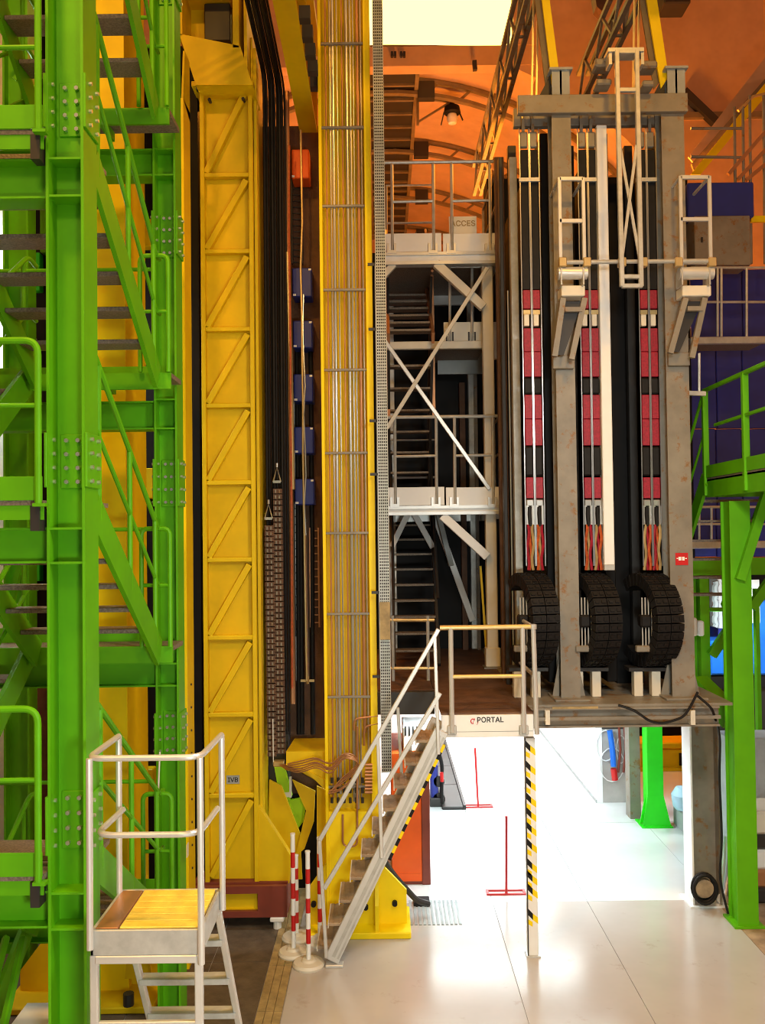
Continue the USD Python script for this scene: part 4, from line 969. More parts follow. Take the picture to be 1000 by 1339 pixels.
# three hanging energy chains
groups = ((684, 709, 730, 'left', .0), (760, 785, 812, 'middle', .0), (837, 862, 893, 'right', .0))
def seg(mb_, px0, px1, y0, y1, d, t, b=.0): mb_.rect(px0, y0, px1, y1, d, t, b)
for gi, (pa, pb, pr, lab, _) in enumerate(groups):
    d = 10.42
    sl = .0165
    def q(px, y): return px + (y - 500) * sl
    ch = Thing('ribbon_pair', '%s pair of hanging red cable ribbons between bright rails' % lab, 'cable ribbons')
    w = (pb - pa) / 2.0
    for k in range(2):
        a, b_ = pa + w * k + 1.6, pa + w * (k + 1) - 1.2
        for y0, y1 in ((379, 404), (429, 460), (460, 493), (516, 548), (548, 583), (624, 652)):
            ch.part('red_ribbon', MB().rect(q(a, (y0 + y1) / 2), y0, q(b_, (y0 + y1) / 2), y1 - .4, d, .05, .006), 'crimson_ribbon')
        for y0, y1 in ((405, 411),): ch.part('brass_block', MB().rect(q(a, y0), y0, q(b_, y0), y1, d - .01, .06, .004), 'brass')
        ch.part('white_connector', MB().rect(q(a + 1, 417), 411, q(b_ - 2, 417), 426, d - .01, .06, .004), 'cream_paint')
        for y0, y1 in ((494, 515), (584, 622), (430, 430.5)):
            if y1 - y0 > 1: ch.part('black_sleeve', MB().rect(q(a - .6, y0), y0, q(b_ + .6, y0), y1, d - .015, .07, .02), 'black_rubber')
        ch.part('metal_fork', MB().rect(q(a, 657), 653, q(b_, 657), 662, d, .05, .01).rect(q(a, 668), 661, q(a + 3, 668), 686, d, .05).rect(q(b_ - 2.4, 668), 661, q(b_, 668), 686, d, .05), 'stainless')
        ch.part('black_sleeve', MB().tube([at(q(a + 4, 660), 663, d), at(q(a + 3.6, 670), 672, d), at(q(a + 4.6, 685), 688, d)], .022, 7), 'black_rubber')
        for s_ in range(3):
            pts = [at(q(a + 1.5 + s_ * 3 + 1.2 * math.sin(j * 1.3 + s_ * 2 + gi), 700), 686 + j * 8.5, d + .02 * (s_ % 2)) for j in range(8)]
            ch.part('coloured_cable', MB().tube(pts, .017, 6), ('crimson_ribbon', 'orange_cable', 'duct_cover')[(s_ + k + gi) % 3])
        # dark cable run above the ribbons
        ch.part('black_run', MB().rect(q(a, 270), 196, q(b_, 270), 378, d + .02, .04), 'black_rubber')
        ch.part('hook_block', MB().rect(q(a - .5, 180), 172, q(b_ - .5, 180), 192, d - .02, .06, .01).rect(q(a + 2, 160), 155, q(b_ - 4, 160), 173, d, .03), 'grey_steel')
        ch.part('eye_bolt', MB().cyl(at(q(a + 3, 160), 148, d + .02), at(q(a + 3, 160), 160, d + .02), .016, 8), 'brass')
    for px in (pa, pa + w - .6, pa + w + .9, pb):
        ch.part('edge_rail', MB().bar(at(q(px, 168), 168, d - .01), at(q(px, 740), 740, d - .01), .010, .02, (0, 1, 0)), 'ribbon_rail')
    ch.part('tie_plate', MB().rect(q(pa - 1, 235), 232, q(pb + 1, 235), 237, d - .03, .03), 'galvanised')
    ch.done()
    # the U-bend of the energy chain at the foot
    c = np.array([0, 10.52, Z(pr - 25, 812, 10.3)])
    xr = X(pr - 8, 812, 9.985); bw = .15; RO, RI = .525, .39
    lp = Thing('drag_chain_loop', '%s black U-bend of a double drag chain standing at the foot of the red ribbons' % lab, 'drag chain')
    NL = 34; ROT = math.radians(11); xcn = xr - bw
    def turn(v):
        v = np.asarray(v, float) - (xcn, c[1], 0); return v @ np.array([[math.cos(ROT), math.sin(ROT), 0], [-math.sin(ROT), math.cos(ROT), 0], [0, 0, 1]]) + (xcn, c[1], 0)
    for b_ in range(2):
        xx1 = xr - b_ * (bw + .01); xx0 = xx1 - bw
        for j in range(NL):
            a0, a1 = 2 * math.pi * j / NL + .014, 2 * math.pi * (j + 1) / NL - .014
            if math.cos((a0 + a1) / 2) > .62: continue
            v = []
            for x in (xx0, xx1):
                ins = .012 if True else 0
                for rr in (RI, RO):
                    for a in (a0, a1): v.append((x, c[1] + rr * math.cos(a), c[2] + rr * math.sin(a)))
            m = trimesh.Trimesh(v, np.zeros((0, 3), int)); hull = trimesh.convex.convex_hull(np.array(v))
            mb_ = MB().add(hull.vertices, hull.faces)
            am = (a0 + a1) / 2; e = np.array([0, math.cos(am), math.sin(am)]); tg = np.array([0, -math.sin(am), math.cos(am)])
            for sx in (.25, .75):
                pc_ = c + e * (RO + .004) + np.array([xx0 + bw * sx, 0, 0])
                mb_.bar(pc_ - tg * .018, pc_ + tg * .018, .045, .012, e)
            mb_.v = [turn(q_) for q_ in mb_.v]; lp.part('chain_link', mb_, 'black_rubber')
    xl_ = xr - 2 * bw - .02
    for j in range(5): lp.part('inner_rod', MB().cyl((xl_ + .01 + j * .035, c[1] - .30, c[2] - .28 + .0 * j), (xl_ + .01 + j * .035, c[1] - .30, c[2] + .27), .009, 6), 'galvanised')
    lp.part('inner_bracket', MB().box(xl_ - .07, xl_ + .14, c[1] - .34, c[1] - .27, c[2] - .33, c[2] - .26, .01), 'grey_steel')
    lp.part('hub_block', MB().box(xl_ - .02, xl_ + .1, c[1] - .35, c[1] - .2, c[2] - .06, c[2] + .08, .02), 'black_rubber')
    lp.part('cradle', MB().box(xl_ - .1, xr + .02, c[1] - .12, c[1] + .12, c[2] - RO - .05, c[2] - RO - .01), 'dark_steel')
    for x in (xl_ + .0, xr - .12):
        lp.part('stand_leg', MB().box(x - .05, x + .05, c[1] - .14, c[1] - .02, zd, c[2] - RO - .05, .006), 'cream_paint', label='pale stand leg')
    lp.done()
    # dark detector frame behind each chain
    xs0 = X(pb + 5, 500, 10.6)
    fr = Thing('detector_frame', 'black upright detector frame running back behind the %s ribbons' % lab, 'frame')
    fr.part('panel', MB().box(xs0, xs0 + .10, 10.75, 15.0, zd + .12, Z(pb, 175, 10.7)), 'black_panel')
    fr.part('edge_profile', MB().box(xs0 - .01, xs0 + .11, 10.68, 10.75, zd + .12, Z(pb, 175, 10.7), .008), 'black_panel')
    fr.done()
    xs1 = X(pa - 10, 500, 11.1)
    one('guide_upright', 'grey upright guide left of the %s ribbons' % lab, 'upright', MB().box(xs1 - .05, xs1 + .05, 11.1, 11.2, zd, Z(pa, 190, 11.1), .006), 'dark_steel')
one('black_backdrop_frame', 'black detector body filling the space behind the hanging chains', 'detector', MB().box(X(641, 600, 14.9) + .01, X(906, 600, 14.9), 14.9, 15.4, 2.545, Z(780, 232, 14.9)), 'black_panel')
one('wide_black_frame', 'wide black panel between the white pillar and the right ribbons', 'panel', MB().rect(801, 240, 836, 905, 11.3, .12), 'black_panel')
for k, (pa, pb, m, d, lab) in enumerate(((652, 664, 'rusty_plate', 11.6, 'rust brown post left of the bright rod by the left ribbons'), (671, 681, 'galvanised', 11.0, 'grey metal post just left of the left ribbons'), (657, 662, 'dark_steel', 11.3, 'dark post beside the tower rail end'))):
    x0, x1 = X(pa, 550, d), X(pb, 550, d)
    one('steel_post', lab, 'post', MB().box(x0, x1, d, d + .12, zd, Z(pa, 205, d), .006), m)
one('bright_rod', 'thin bright vertical rod between the two posts', 'rod', MB().cyl((X(668, 650, 10.95), 10.95, zd), (X(668, 650, 10.95), 10.95, Z(668, 380, 10.95)), .010, 8), 'stainless')
wp = Thing('white_pillar', 'white aluminium pillar right of the middle ribbons, bright at its foot', 'pillar')
d = 10.35; x0, x1 = X(785, 450, d), X(798.5, 450, d)
wp.part('profile', MB().box(x0, x1, d, d + .14, Z(795, 742, d), Z(790, 163, d), .008), 'white_paint')
wp.part('foot', MB().rect(790, 738, 804, 746, d - .01, .16, .006), 'galvanised')
wp.done()
# little cages and brackets on the columns
def cage(px0, px1, y0, lab, d=9.95):
    t = Thing('service_cage', lab, 'cage')
    for px in (px0, px1): t.part('post', MB().bar(at(px, y0, d), at(px + 2, 352, d), .04, .035, (0, 1, 0), .005), 'aluminium')
    for y in (y0 + 2, y0 + 57, 343): t.part('rail', MB().bar(at(px0, y, d), at(px1 + (2 if y > 300 else 0), y, d), .035, .045, (0, 0, 1), .005), 'aluminium')
    p, q_ = at(px0, y0 + 2, d), at(px1, y0 + 2, d)
    for e_ in (p, q_): t.part('side_rail', MB().cyl(e_, e_ + (0, .5, 0), .018, 6), 'aluminium')
    t.part('drum', MB().tube([at(px0 - 2, 358, d), at(px1 + 5, 357, d)], .07, 14), 'aluminium')
    t.part('drum_frame', MB().rect(px0 + 2, 350, px0 + 4, 372, d - .08, .2).rect(px1, 350, px1 + 2, 372, d - .08, .2), 'galvanised')
    t.part('lower_step', MB().rect(px0 + 3, 373, px1 + 3, 387, d + .0, .22, .01), 'cream_paint')
    t.done()
cage(731, 762, 232, 'small aluminium cage on the left deck column')
cage(889, 927, 230, 'small aluminium cage on the right deck column')
def knee(pts, lab, d=9.98):
    t = Thing('knee_bracket', lab, 'bracket')
    t.part('strut', MB().bar(at(*pts[0], d), at(*pts[1], d), .06, .05, (0, 1, 0)), 'grey_steel')
    t.part('strut', MB().bar(at(*pts[2], d + .02), at(*pts[3], d + .02), .06, .05, (0, 1, 0)), 'grey_steel')
    t.part('cross_piece', MB().bar(at(*pts[4], d), at(*pts[5], d), .05, .05, (0, 1, 0)), 'grey_steel')
    t.part('web_plate', MB().plate([(pts[0][0] + 2, pts[0][1] + 4), (pts[2][0] - 3, pts[2][1] + 4), (pts[1][0] + 12, pts[1][1] - 2), (pts[1][0] + 2, pts[1][1] - 2)], d + .06, .02), 'dark_steel')
    t.part('clamp', MB().rect(pts[1][0] - 2, pts[1][1] - 1, pts[1][0] + 26, pts[1][1] + 16, d + .17, .05, .006), 'grey_steel')
    t.done()
knee(((736, 390), (725, 466), (764, 390), (747, 470), (738, 405), (760, 405)), 'dark triangular knee bracket under the left cage')
knee(((896, 390), (876, 462), (921, 390), (904, 468), (898, 404), (918, 404)), 'grey triangular knee bracket under the right cage')
hr = Thing('cross_tube', 'long horizontal clamp tube joining both cages', 'tube')
hr.part('tube', MB().cyl(at(733, 343, 9.9), at(934, 341, 9.9), .024, 10), 'galvanised')
for px in (736, 768, 814, 842, 888, 932): hr.part('clamp', MB().rect(px - 5, 336, px + 5, 348, 9.86, .08, .008), 'brass')
hr.done()
hl = Thing('hoist_mast', 'tall narrow aluminium hoist mast with crossed diagonals in front of the header beam', 'mast')
d = 9.8
for a, b_ in (((806, 66), (813, 375)), ((832, 66), (838, 375))): hl.part('upright', MB().bar(at(*a, d), at(*b_, d), .05, .05, (0, 1, 0), .006), 'galvanised')
for y in (68, 118, 362, 374): hl.part('rung', MB().bar(at(806 + (y - 66) * .022, y, d), at(833 + (y - 66) * .022, y, d), .045, .045, (0, 0, 1), .005), 'galvanised')
hl.part('diagonal', MB().bar(at(810, 190, d + .02), at(836, 338, d + .02), .03, .02, (0, 1, 0)), 'galvanised')
hl.part('diagonal', MB().bar(at(832, 190, d - .01), at(813, 338, d - .01), .03, .02, (0, 1, 0)), 'galvanised')
hl.part('top_box', MB().rect(795, 62, 842, 67, d - .02, .2).rect(796, 67, 800, 84, d, .15).rect(838, 67, 842, 84, d, .15), 'galvanised')
for (a_, b_, c_, e_) in ((778, 75, 802, 86), (838, 78, 860, 88), (780, 102, 800, 110), (840, 104, 856, 112)): hl.part('motor', MB().rect(a_, b_, c_, e_, d + .2, .2, .02), 'grey_steel')
hl.done()
# overhead lattice girders along the depth
def lattice(xc, z0, y0, y1, w, h, lab):
    t = Thing('lattice_girder', lab, 'girder')
    for dx in (0, w):
        for dz in (0, h): t.part('chord', MB().box(xc + dx - .03, xc + dx + .03, y0, y1, z0 + dz - .03, z0 + dz + .03), 'grey_steel')
    ys = np.arange(y0, y1 - .3, .55); b = MB()
    for j, y in enumerate(ys):
        za, zb = (z0, z0 + h) if j % 2 == 0 else (z0 + h, z0)
        for dx in (0, w): t.part('lacing', MB().bar((xc + dx, y, za), (xc + dx, y + .55, zb), .035, .035, (1, 0, 0)), 'grey_steel')
        t.part('lacing', MB().bar((xc, y, z0), (xc + w, y + .55 * (j % 2) , z0), .03, .03), 'grey_steel')
    t.done()
dd = 11.2; zz = Z(690, 8, dd)
lattice(X(686, 8, dd), zz, 8.6, 17.5, .12, .55, 'rusty lattice girder running away overhead, left of the two')
lattice(X(820, 8, dd), zz, 8.6, 14.0, .14, .55, 'rusty lattice girder running away overhead behind the hoist mast')
for k, (pts, lab) in enumerate((([(706, -20), (716, -20), (731, 95), (722, 112)], 'left'), ([(842, -20), (856, -20), (874, 100), (864, 116)], 'right'))):
    t = Thing('hanger_beam', 'inclined hanger beam with flange coloured as yellow lit rising from the %s stub post' % lab, 'beam')
    t.part('flange', MB().plate(pts, 10.3, .03), 'vivid_and_lit_yellow')  # yellow stands for lamp light on the steel flange
    t.part('web', MB().plate([(p[0] - 9 + (3 if i in (1, 2) else 0), p[1]) for i, p in enumerate(pts)], 10.36, .03), 'vault_steel')
    t.done()
for k, (px, lab) in enumerate(((699, 'left'), (831, 'right'))):
    for o in (0, 6):
        one('suspension_rod', '%s suspension rod of the pair above the %s chains' % (('left', 'right')[o > 0], lab), 'rod', MB().bar(at(px + o - 1, -20, 10.5), at(px + o - 4, 128, 10.5), .02, .02, (0, 1, 0)), 'brass')

# ================================================================== UNDER THE DECK
fp = floor_at(905, 1186)
d = fp[1]
uc = Thing('deck_leg', 'steel deck leg with one flange whitened as lit and brown web at the right of the passage', 'column')
zt = zd - .22
xa = X(906, 1070, d); xb = X(940, 1070, d)
uc.part('flange', MB().box(xa - .02, xa, d, d + .30, .02, zt), 'white_paint', label='flange whitened to look lit')  # white colour is the light on this flange face
uc.part('flange', MB().box(xb, xb + .02, d, d + .30, .02, zt), 'grey_steel')
uc.part('web', MB().box(xa, xb, d + .14, d + .16, .02, zt), 'grey_steel')
uc.part('base_plate', MB().box(xa - .06, xb + .08, d - .04, d + .36, 0, .02), 'white_paint')
uc.done()
c = np.array([X(921, 1162, d - .1), d - .08, Z(921, 1162, d - .1)])
coil = Thing('cable_coil', 'round dark cable coil leaning on the foot of the deck leg', 'coil')
for k in range(4):
    rr = .135 - .012 * (k % 2); coil.part('turn', MB().tube([c + (rr * math.cos(a), .03 * k - .05, (rr + .03) * math.sin(a)) for a in np.linspace(0, 2 * math.pi, 20, endpoint=False)], .018, 7, closed=True), 'black_rubber')
coil.part('core', MB().cyl(c + (0, -.03, 0), c + (0, .05, 0), .105, 18), 'wood_plate')
coil.done()
one('hanging_cable', 'black cable sagging over the deck edge at the right', 'cable', MB().tube(rounded([at(808, 922, 9.85), at(828, 928, 9.8), at(850, 944, 9.8), at(868, 946, 9.8), at(893, 938, 9.8), at(902, 925, 9.8), at(912, 905, 9.85)], .15), .014, 7), 'black_rubber')
one('hanging_cable', 'black cable dropping to the floor beside the deck leg', 'cable', MB().tube(rounded([at(912, 910, 9.9), at(930, 925, 9.8), at(942, 960, 10.2), at(940, 1010, 10.5), at(944, 1100, 10.6), at(940, 1150, 10.6), at(952, 1195, 10.5)], .3), .014, 7), 'black_rubber')
# white barrier wall along the passage
wx = 3.42
bw_ = Thing('barrier_wall', 'white barrier wall along the right side of the passage', 'wall panel')
for y0 in (15.0, 18.0, 21.0): bw_.part('panel', MB().box(wx, wx + .10, y0 + .004, y0 + 2.996, .0, 2.22), 'white_paint')
bw_.part('base_strip', MB().box(wx - .012, wx, 15.0, 24, 0, .05), 'grey_panel')
bw_.done()
one('grey_block', 'grey concrete block behind the hanging blue hoses', 'block', MB().box(wx + .10, X(834, 1050, 15.0), 15.02, 17, 0, 2.22), 'concrete')
p = floor_at(830, 1071)
one('grey_column', 'slim grey column with a white foot left of the bright green post', 'column', MB().box(X(823, 1010, p[1]), X(837, 1010, p[1]), p[1], p[1] + .25, 0, zd - .05), 'grey_steel')
p = floor_at(855, 1081); d = p[1]
gp = Thing('green_post', 'bright green post with flared foot under the deck', 'post')
x0, x1 = X(846, 1010, d), X(867, 1010, d)
gp.part('shaft', MB().box(x0, x1, d, d + .24, .02, zd - .05, .006), 'bright_green_paint')
for s, x in ((-1, x0), (1, x1)): gp.part('foot_gusset', MB().prism([(x, d + .1, .45), (x + s * .09, d + .1, .03), (x, d + .1, .03)], (0, .03, 0)), 'bright_green_paint')
gp.part('foot_gusset', MB().prism([(x0 - .09, d - .04, .02), (x1 + .09, d - .04, .02), (x1, d, .45), (x0, d, .45)], (0, .01, 0)), 'bright_green_paint')
gp.part('base_plate', MB().box(x0 - .11, x1 + .11, d - .08, d + .32, 0, .02), 'bright_green_paint')
gp.done()
d = 17.0
ym = Thing('yellow_machine', 'yellow machine frame with dark ports far behind the green post', 'machine')
ym.part('frame', MB().rect(836, 978, 955, 1005, d, .5, .03), 'yellow_paint')
ym.part('rail', MB().rect(834, 971, 957, 979, d - .08, .6, .02).rect(834, 1004, 957, 1013, d - .08, .6, .02), 'yellow_paint')
for px in (893, 915, 940): ym.part('port', MB().rect(px - 5, 985, px + 5, 1001, d - .02, .04), 'black_rubber')
zf = Z(890, 1014, d); ym.part('undercarriage', MB().box(X(836, 1040, d), X(956, 1040, d), d + .05, d + .5, .12, zf, .03), 'dark_steel')
for px in (850, 905, 945): ym.part('wheel', MB().cyl((X(px, 1040, d) - .1, d + .1, .17), (X(px, 1040, d) + .1, d + .1, .17), .17, 18), 'black_rubber')
ym.done()
one('dark_rear_panel', 'dark panel behind the yellow machine', 'panel', MB().rect(834, 940, 1010, 1060, 18.2, .2), 'black_panel')
ho = Thing('hose_set', 'blue hose with red nozzle and clear loops hung on the grey block', 'hoses')
d = 14.95
ho.part('blue_hose', MB().tube([at(797, 955, d), at(799, 968, d), at(801, 985, d), at(802, 1002, d)], .045, 8), 'sky_blue_paint')
ho.part('red_nozzle', MB().cyl(at(802, 1005, d), at(804, 1020, d), .05, 10), 'red_paint')
for cx_, cy_, rx, ry in ((792, 975, 12, 20), (800, 1000, 16, 22), (812, 980, 6, 18)):
    ho.part('clear_loop', MB().tube([at(cx_ + rx * math.cos(a), cy_ + ry * math.sin(a), d + .05) for a in np.linspace(0, 2 * math.pi, 16, endpoint=False)], .010, 6, closed=True), 'white_paint')
for px in (809, 816): ho.part('dark_hose', MB().tube([at(px, 950, d), at(px + 2, 980, d), at(px - 1, 1010, d)], .02, 6), 'rust_red_paint')
ho.part('hook_bar', MB().bar(at(786, 951, d + .08), at(822, 951, d + .08), .03, .05), 'dark_steel')
ho.done()
one('light_bag', 'pale blue plastic bag beside the white deck leg', 'bag', MB().lathe([(.01, .34), (.10, .33), (.17, .22), (.15, .06), (.10, 0), (.01, 0)], (X(893, 1055, 13.6), 13.6, .3), 14), 'pale_blue')
one('bag_trolley', 'low grey trolley under the pale blue bag', 'trolley', MB().box(X(888, 1060, 13.6), X(935, 1060, 13.6), 13.4, 13.9, 0, .3, .02), 'grey_panel')
# orange cabinet behind the stair
p = floor_at(540, 1157); d = p[1]
oc = Thing('orange_cabinet', 'orange cabinet with rust red edge standing behind the access stair', 'cabinet')
x0, x1, x2 = X(512, 1080, d), X(551, 1080, d), X(562, 1080, d)
zt = Z(535, 985, d)
oc.part('body', MB().box(x0, x1, d, d + 1.2, .04, zt, .006), 'orange_paint')
oc.part('edge_post', MB().box(x1, x2, d - .01, d + 1.2, 0.0, zt, .006), 'rust_red_paint')
oc.part('plinth', MB().box(x0, x1, d + .02, d + 1.2, 0, .05), 'rust_red_paint')
oc.part('orange_rail', MB().box(x0 + .02, x1 - .02, d - .01, d, .10, .14), 'orange_paint')
oc.done()
wtop = Thing('white_unit', 'white electric unit standing on the orange cabinet', 'unit')
wtop.part('case', MB().box(X(527, 960, d), X(556, 960, d), d + .1, d + .8, zt, zt + .30, .01), 'white_paint')
for k in range(5): wtop.part('vent_bar', MB().rect(529 + k * 5, 950, 531 + k * 5, 962, d + .09, .02), 'dark_steel')
wtop.done()
one('curved_conduit', 'dark conduit curving from the stair to a floor box', 'conduit', MB().tube(rounded([at(499, 1085, 10.4), at(501, 1125, 10.4), at(515, 1145, 10.5), at(545, 1178, 10.6), at(560, 1182, 10.7)], .4, 7), .035, 8), 'dark_steel')
p = floor_at(552, 1186); one('floor_box', 'small black floor box at the end of the conduit', 'box', MB().box(p[0] - .10, p[0] + .09, p[1], p[1] + .2, 0, .05, .006), 'black_rubber')
p = floor_at(570, 1200); one('floor_grille', 'pale ribbed floor grille beside the conduit box', 'grille', (lambda m: [m.box(p[0] - .30 + i * .05, p[0] - .27 + i * .05, p[1] - .2, p[1] + .5, 0, .008) for i in range(12)] and m)(MB()), 'grey_panel')
# mat and equipment left of the passage
p = floor_at(592, 1059)
mt = Thing('grey_ramp', 'dark grey ramp plate lying along the left of the passage', 'ramp')
x0, x1 = X(578, 1058, p[1]), X(606, 1058, p[1])
for k in range(4): mt.part('ramp_plate', MB().box(x0, x1, p[1] + k * 1.3, p[1] + k * 1.3 + 1.29, 0, .05, .01), 'dark_steel')
mt.part('edge_strip', MB().box(x1, x1 + .04, p[1], p[1] + 5.2, 0, .07), 'dark_steel')
mt.done()
d = p[1] + .2
eq = Thing('blue_pump', 'blue pump unit with dark pipes left of the grey ramp', 'pump')
eq.part('tank', MB().rect(563, 1000, 573, 1047, d, .35, .04), 'blue_paint')
eq.part('motor', MB().cyl(at(574, 1022, d), at(574, 1022, d) + (0, .4, 0), .09, 14).cyl(at(574, 1045, d), at(574, 1045, d) + (0, .4, 0), .10, 14), 'dark_steel')
eq.part('pipe', MB().tube(rounded([at(569, 995, d - .03), at(574, 985, d - .03), at(578, 1000, d - .03), at(577, 1050, d - .03)], .1), .03, 8), 'black_rubber')
eq.part('red_valve', MB().cyl(at(577, 1010, d - .1), at(578, 1022, d - .1), .03, 8), 'red_paint')
pz = at(570, 1060, d); eq.part('skid', MB().box(X(562, 1055, d), X(580, 1055, d), d - .05, d + .5, 0, .14, .01), 'dark_steel')
eq.done()
# red poles on flat stands
for k, (px, yt, yb, lab) in enumerate(((662, 1067, 1170, 'nearest'), (625, 978, 1056, 'second'))):
    p = floor_at(px, yb); d = p[1]
    t = Thing('red_marker_pole', '%s slim red marker pole on a flat red framed foot in the passage' % lab, 'pole')
    x = p[0]
    t.part('pole', MB().cyl((x, d, .02), (X(px - (0 if k == 0 else 4), yt, d), d, Z(px, yt, d)), .016, 8), 'red_paint')
    w = .24
    t.part('foot_frame', MB().box(x - w, x + w, d - .02, d + .01, 0, .02).box(x - w, x + w, d + .10, d + .13, 0, .02).box(x - w, x - w + .03, d, d + .1, 0, .02).box(x + w - .03, x + w, d, d + .1, 0, .02), 'red_paint')
    t.done()

# ================================================================== RIGHT SIDE
d = 10.35
p = floor_at(972, 1213); d = p[1]
x0, x1 = X(959, 930, d), X(986, 930, d)
gc = Thing('green_gallery_column', 'green steel column at the right edge with a knee brace carrying the green gallery', 'column')
zt = Z(970, 655, d)
gc.part('flange', MB().box(x0, x1, d, d + .02, .02, zt), 'green_paint')
gc.part('flange', MB().box(x0, x1, d + .26, d + .28, .02, zt), 'green_paint')
gc.part('web', MB().box(x0 + .03, x0 + .05, d + .02, d + .26, .02, zt), 'green_paint')
gc.part('base_plate', MB().box(x0 - .05, x1 + .05, d - .04, d + .32, 0, .025), 'green_paint')
gc.part('knee_brace', MB().bar(at(967, 758, d - .03), at(1004, 640, d - .03), .10, .08, (0, 1, 0)), 'green_paint')
gc.done()
gx = x0 - .02
ga = Thing('green_gallery', 'green gallery platform with toe board coming forward at the right edge', 'platform')
zb, zm, zt2 = Z(930, 650, 10.9), Z(930, 626, 10.9), Z(930, 609, 10.9)
ga.part('side_beam', MB().box(gx, gx + .05, 7.2, 10.95, zb, zm - .01), 'green_paint')
ga.part('toe_board', MB().box(gx - .01, gx + .005, 7.2, 10.95, zm + .01, zt2), 'green_paint')
ga.part('deck', MB().box(gx, gx + 2.5, 7.2, 10.95, zm - .03, zm + .008), 'grating')
ga.part('rear_beam', MB().box(gx + .05, gx + 2.5, 10.9, 10.95, zb, zm - .03), 'green_paint')
for y in (8.0, 9.0, 10.0): ga.part('joist', MB().box(gx + .05, gx + 2.4, y, y + .08, zb + .02, zm - .03), 'green_paint')
ga.done()
gr = Thing('gallery_rail', 'green guard rail of the gallery at the right edge', 'railing')
zr, zmid = Z(927, 511, 10.93), Z(927, 560, 10.93)
for y in (10.93, 9.72, 8.5, 7.3): gr.part('post', MB().box(gx - .03, gx + .035, y - .03, y + .03, zb + .02, zr, .004), 'green_paint')
gr.part('top_rail', MB().bar((gx, 7.2, zr), (gx, 10.95, zr), .045, .045, (0, 0, 1), .006), 'green_paint')
gr.part('middle_rail', MB().bar((gx, 7.2, zmid), (gx, 10.6, zmid), .035, .035, (0, 0, 1), .006), 'green_paint')
gr.done()
# stair going down behind the gallery
gs = Thing('gallery_stair', 'dark green stair dropping away behind the gallery', 'stair')
q0, q1 = np.array([gx, 10.95, zm]), np.array([gx - .0, 12.6, zm - 1.7])
gs.part('stringer', MB().bar(q0, q1, .04, .2), 'green_paint'); gs.part('stringer', MB().bar(q0 + (.8, 0, 0), q1 + (.8, 0, 0), .04, .2), 'green_paint')
for k in range(1, 7): pq = q0 + (q1 - q0) * k / 7; gs.part('tread', MB().box(gx + .02, gx + .78, pq[1] - .12, pq[1] + .12, pq[2] - .03, pq[2]), 'grating')
gs.part('hand_rail', MB().cyl(q0 + (0, 0, 1.05), q1 + (0, 0, 1.05), .02, 8).cyl(q0 + (0, 0, .55), q1 + (0, 0, .55), .016, 8), 'green_paint')
gs.done()
# lower green frame behind
lf = Thing('green_rear_frame', 'green frame of beam, posts and diagonal behind the right deck column', 'frame')
d = 13.0
lf.part('beam', MB().rect(900, 730, 1010, 752, d, .2), 'green_paint')
for a, b_ in ((905, 914), (916, 928)): 
    x0_, x1_ = X(a, 830, d), X(b_, 830, d); lf.part('post', MB().box(x0_, x1_, d + (.1 if a < 910 else 0), d + .2, 0, Z(a, 752, d)), 'green_paint')
lf.part('diagonal', MB().bar(at(930, 857, d - .05), at(962, 810, d - .05), .13, .1, (0, 1, 0)), 'green_paint')
lf.part('diagonal', MB().bar(at(982, 795, d - .05), at(1010, 755, d - .05), .13, .1, (0, 1, 0)), 'green_paint')
lf.part('rail', MB().cyl(at(928, 797, d + .3), at(956, 797, d + .3), .03, 8), 'green_paint')
lf.part('sloped_beam', MB().bar(at(912, 895, 11.6), at(958, 940, 11.0), .2, .25), 'green_paint')
lf.part('far_post', MB().box(X(989, 850, d), X(994, 850, d), d, d + .1, 0, Z(990, 770, d)), 'green_paint')
lf.done()
jb = Thing('white_junction_box', 'white junction box on the green rear post', 'junction box')
jb.part('case', MB().rect(904, 808, 912, 832, d - .15, .14, .02), 'cream_paint'); jb.part('case', MB().rect(913, 812, 921, 832, d - .15, .14, .02), 'white_paint'); jb.done()
d = 15.0
wc = Thing('white_cabinet', 'white control cabinet behind the green frame at the right', 'cabinet')
wc.part('body', MB().rect(939, 757, 955, 822, d, .5, .01), 'white_paint'); wc.part('door_lock', MB().rect(944, 783, 947, 789, d - .01, .02), 'dark_steel')
wc.part('plinth', MB().rect(939, 822, 955, 850, d + .02, .4), 'navy_panel'); wc.done()
bb2 = Thing('blue_machine', 'bright blue machine housing behind the right green column', 'machine')
bb2.part('housing', MB().rect(928, 838, 958, 883, d - .6, .6, .03).rect(984, 785, 1010, 883, d - .6, .6, .03), 'sky_blue_paint')
bb2.part('white_panel', MB().rect(983, 758, 993, 815, d - .62, .02), 'white_paint')
zq = Z(940, 884, d - .6); bb2.part('base', MB().rect(926, 884, 1012, 900, d - .55, .5), 'black_rubber')
bb2.part('stand', MB().box(X(926, 900, d - .5), X(1012, 900, d - .5), d - .5, d, 0, Z(970, 900, d - .55)), 'dark_steel'); bb2.done()
one('spiral_hose', 'grey ribbed hose hanging left of the white cabinet', 'hose', MB().tube([at(935 + 1.2 * math.sin(k * 1.9), 760 + k * 4, 14.6) for k in range(16)], .05, 7), 'grey_panel')
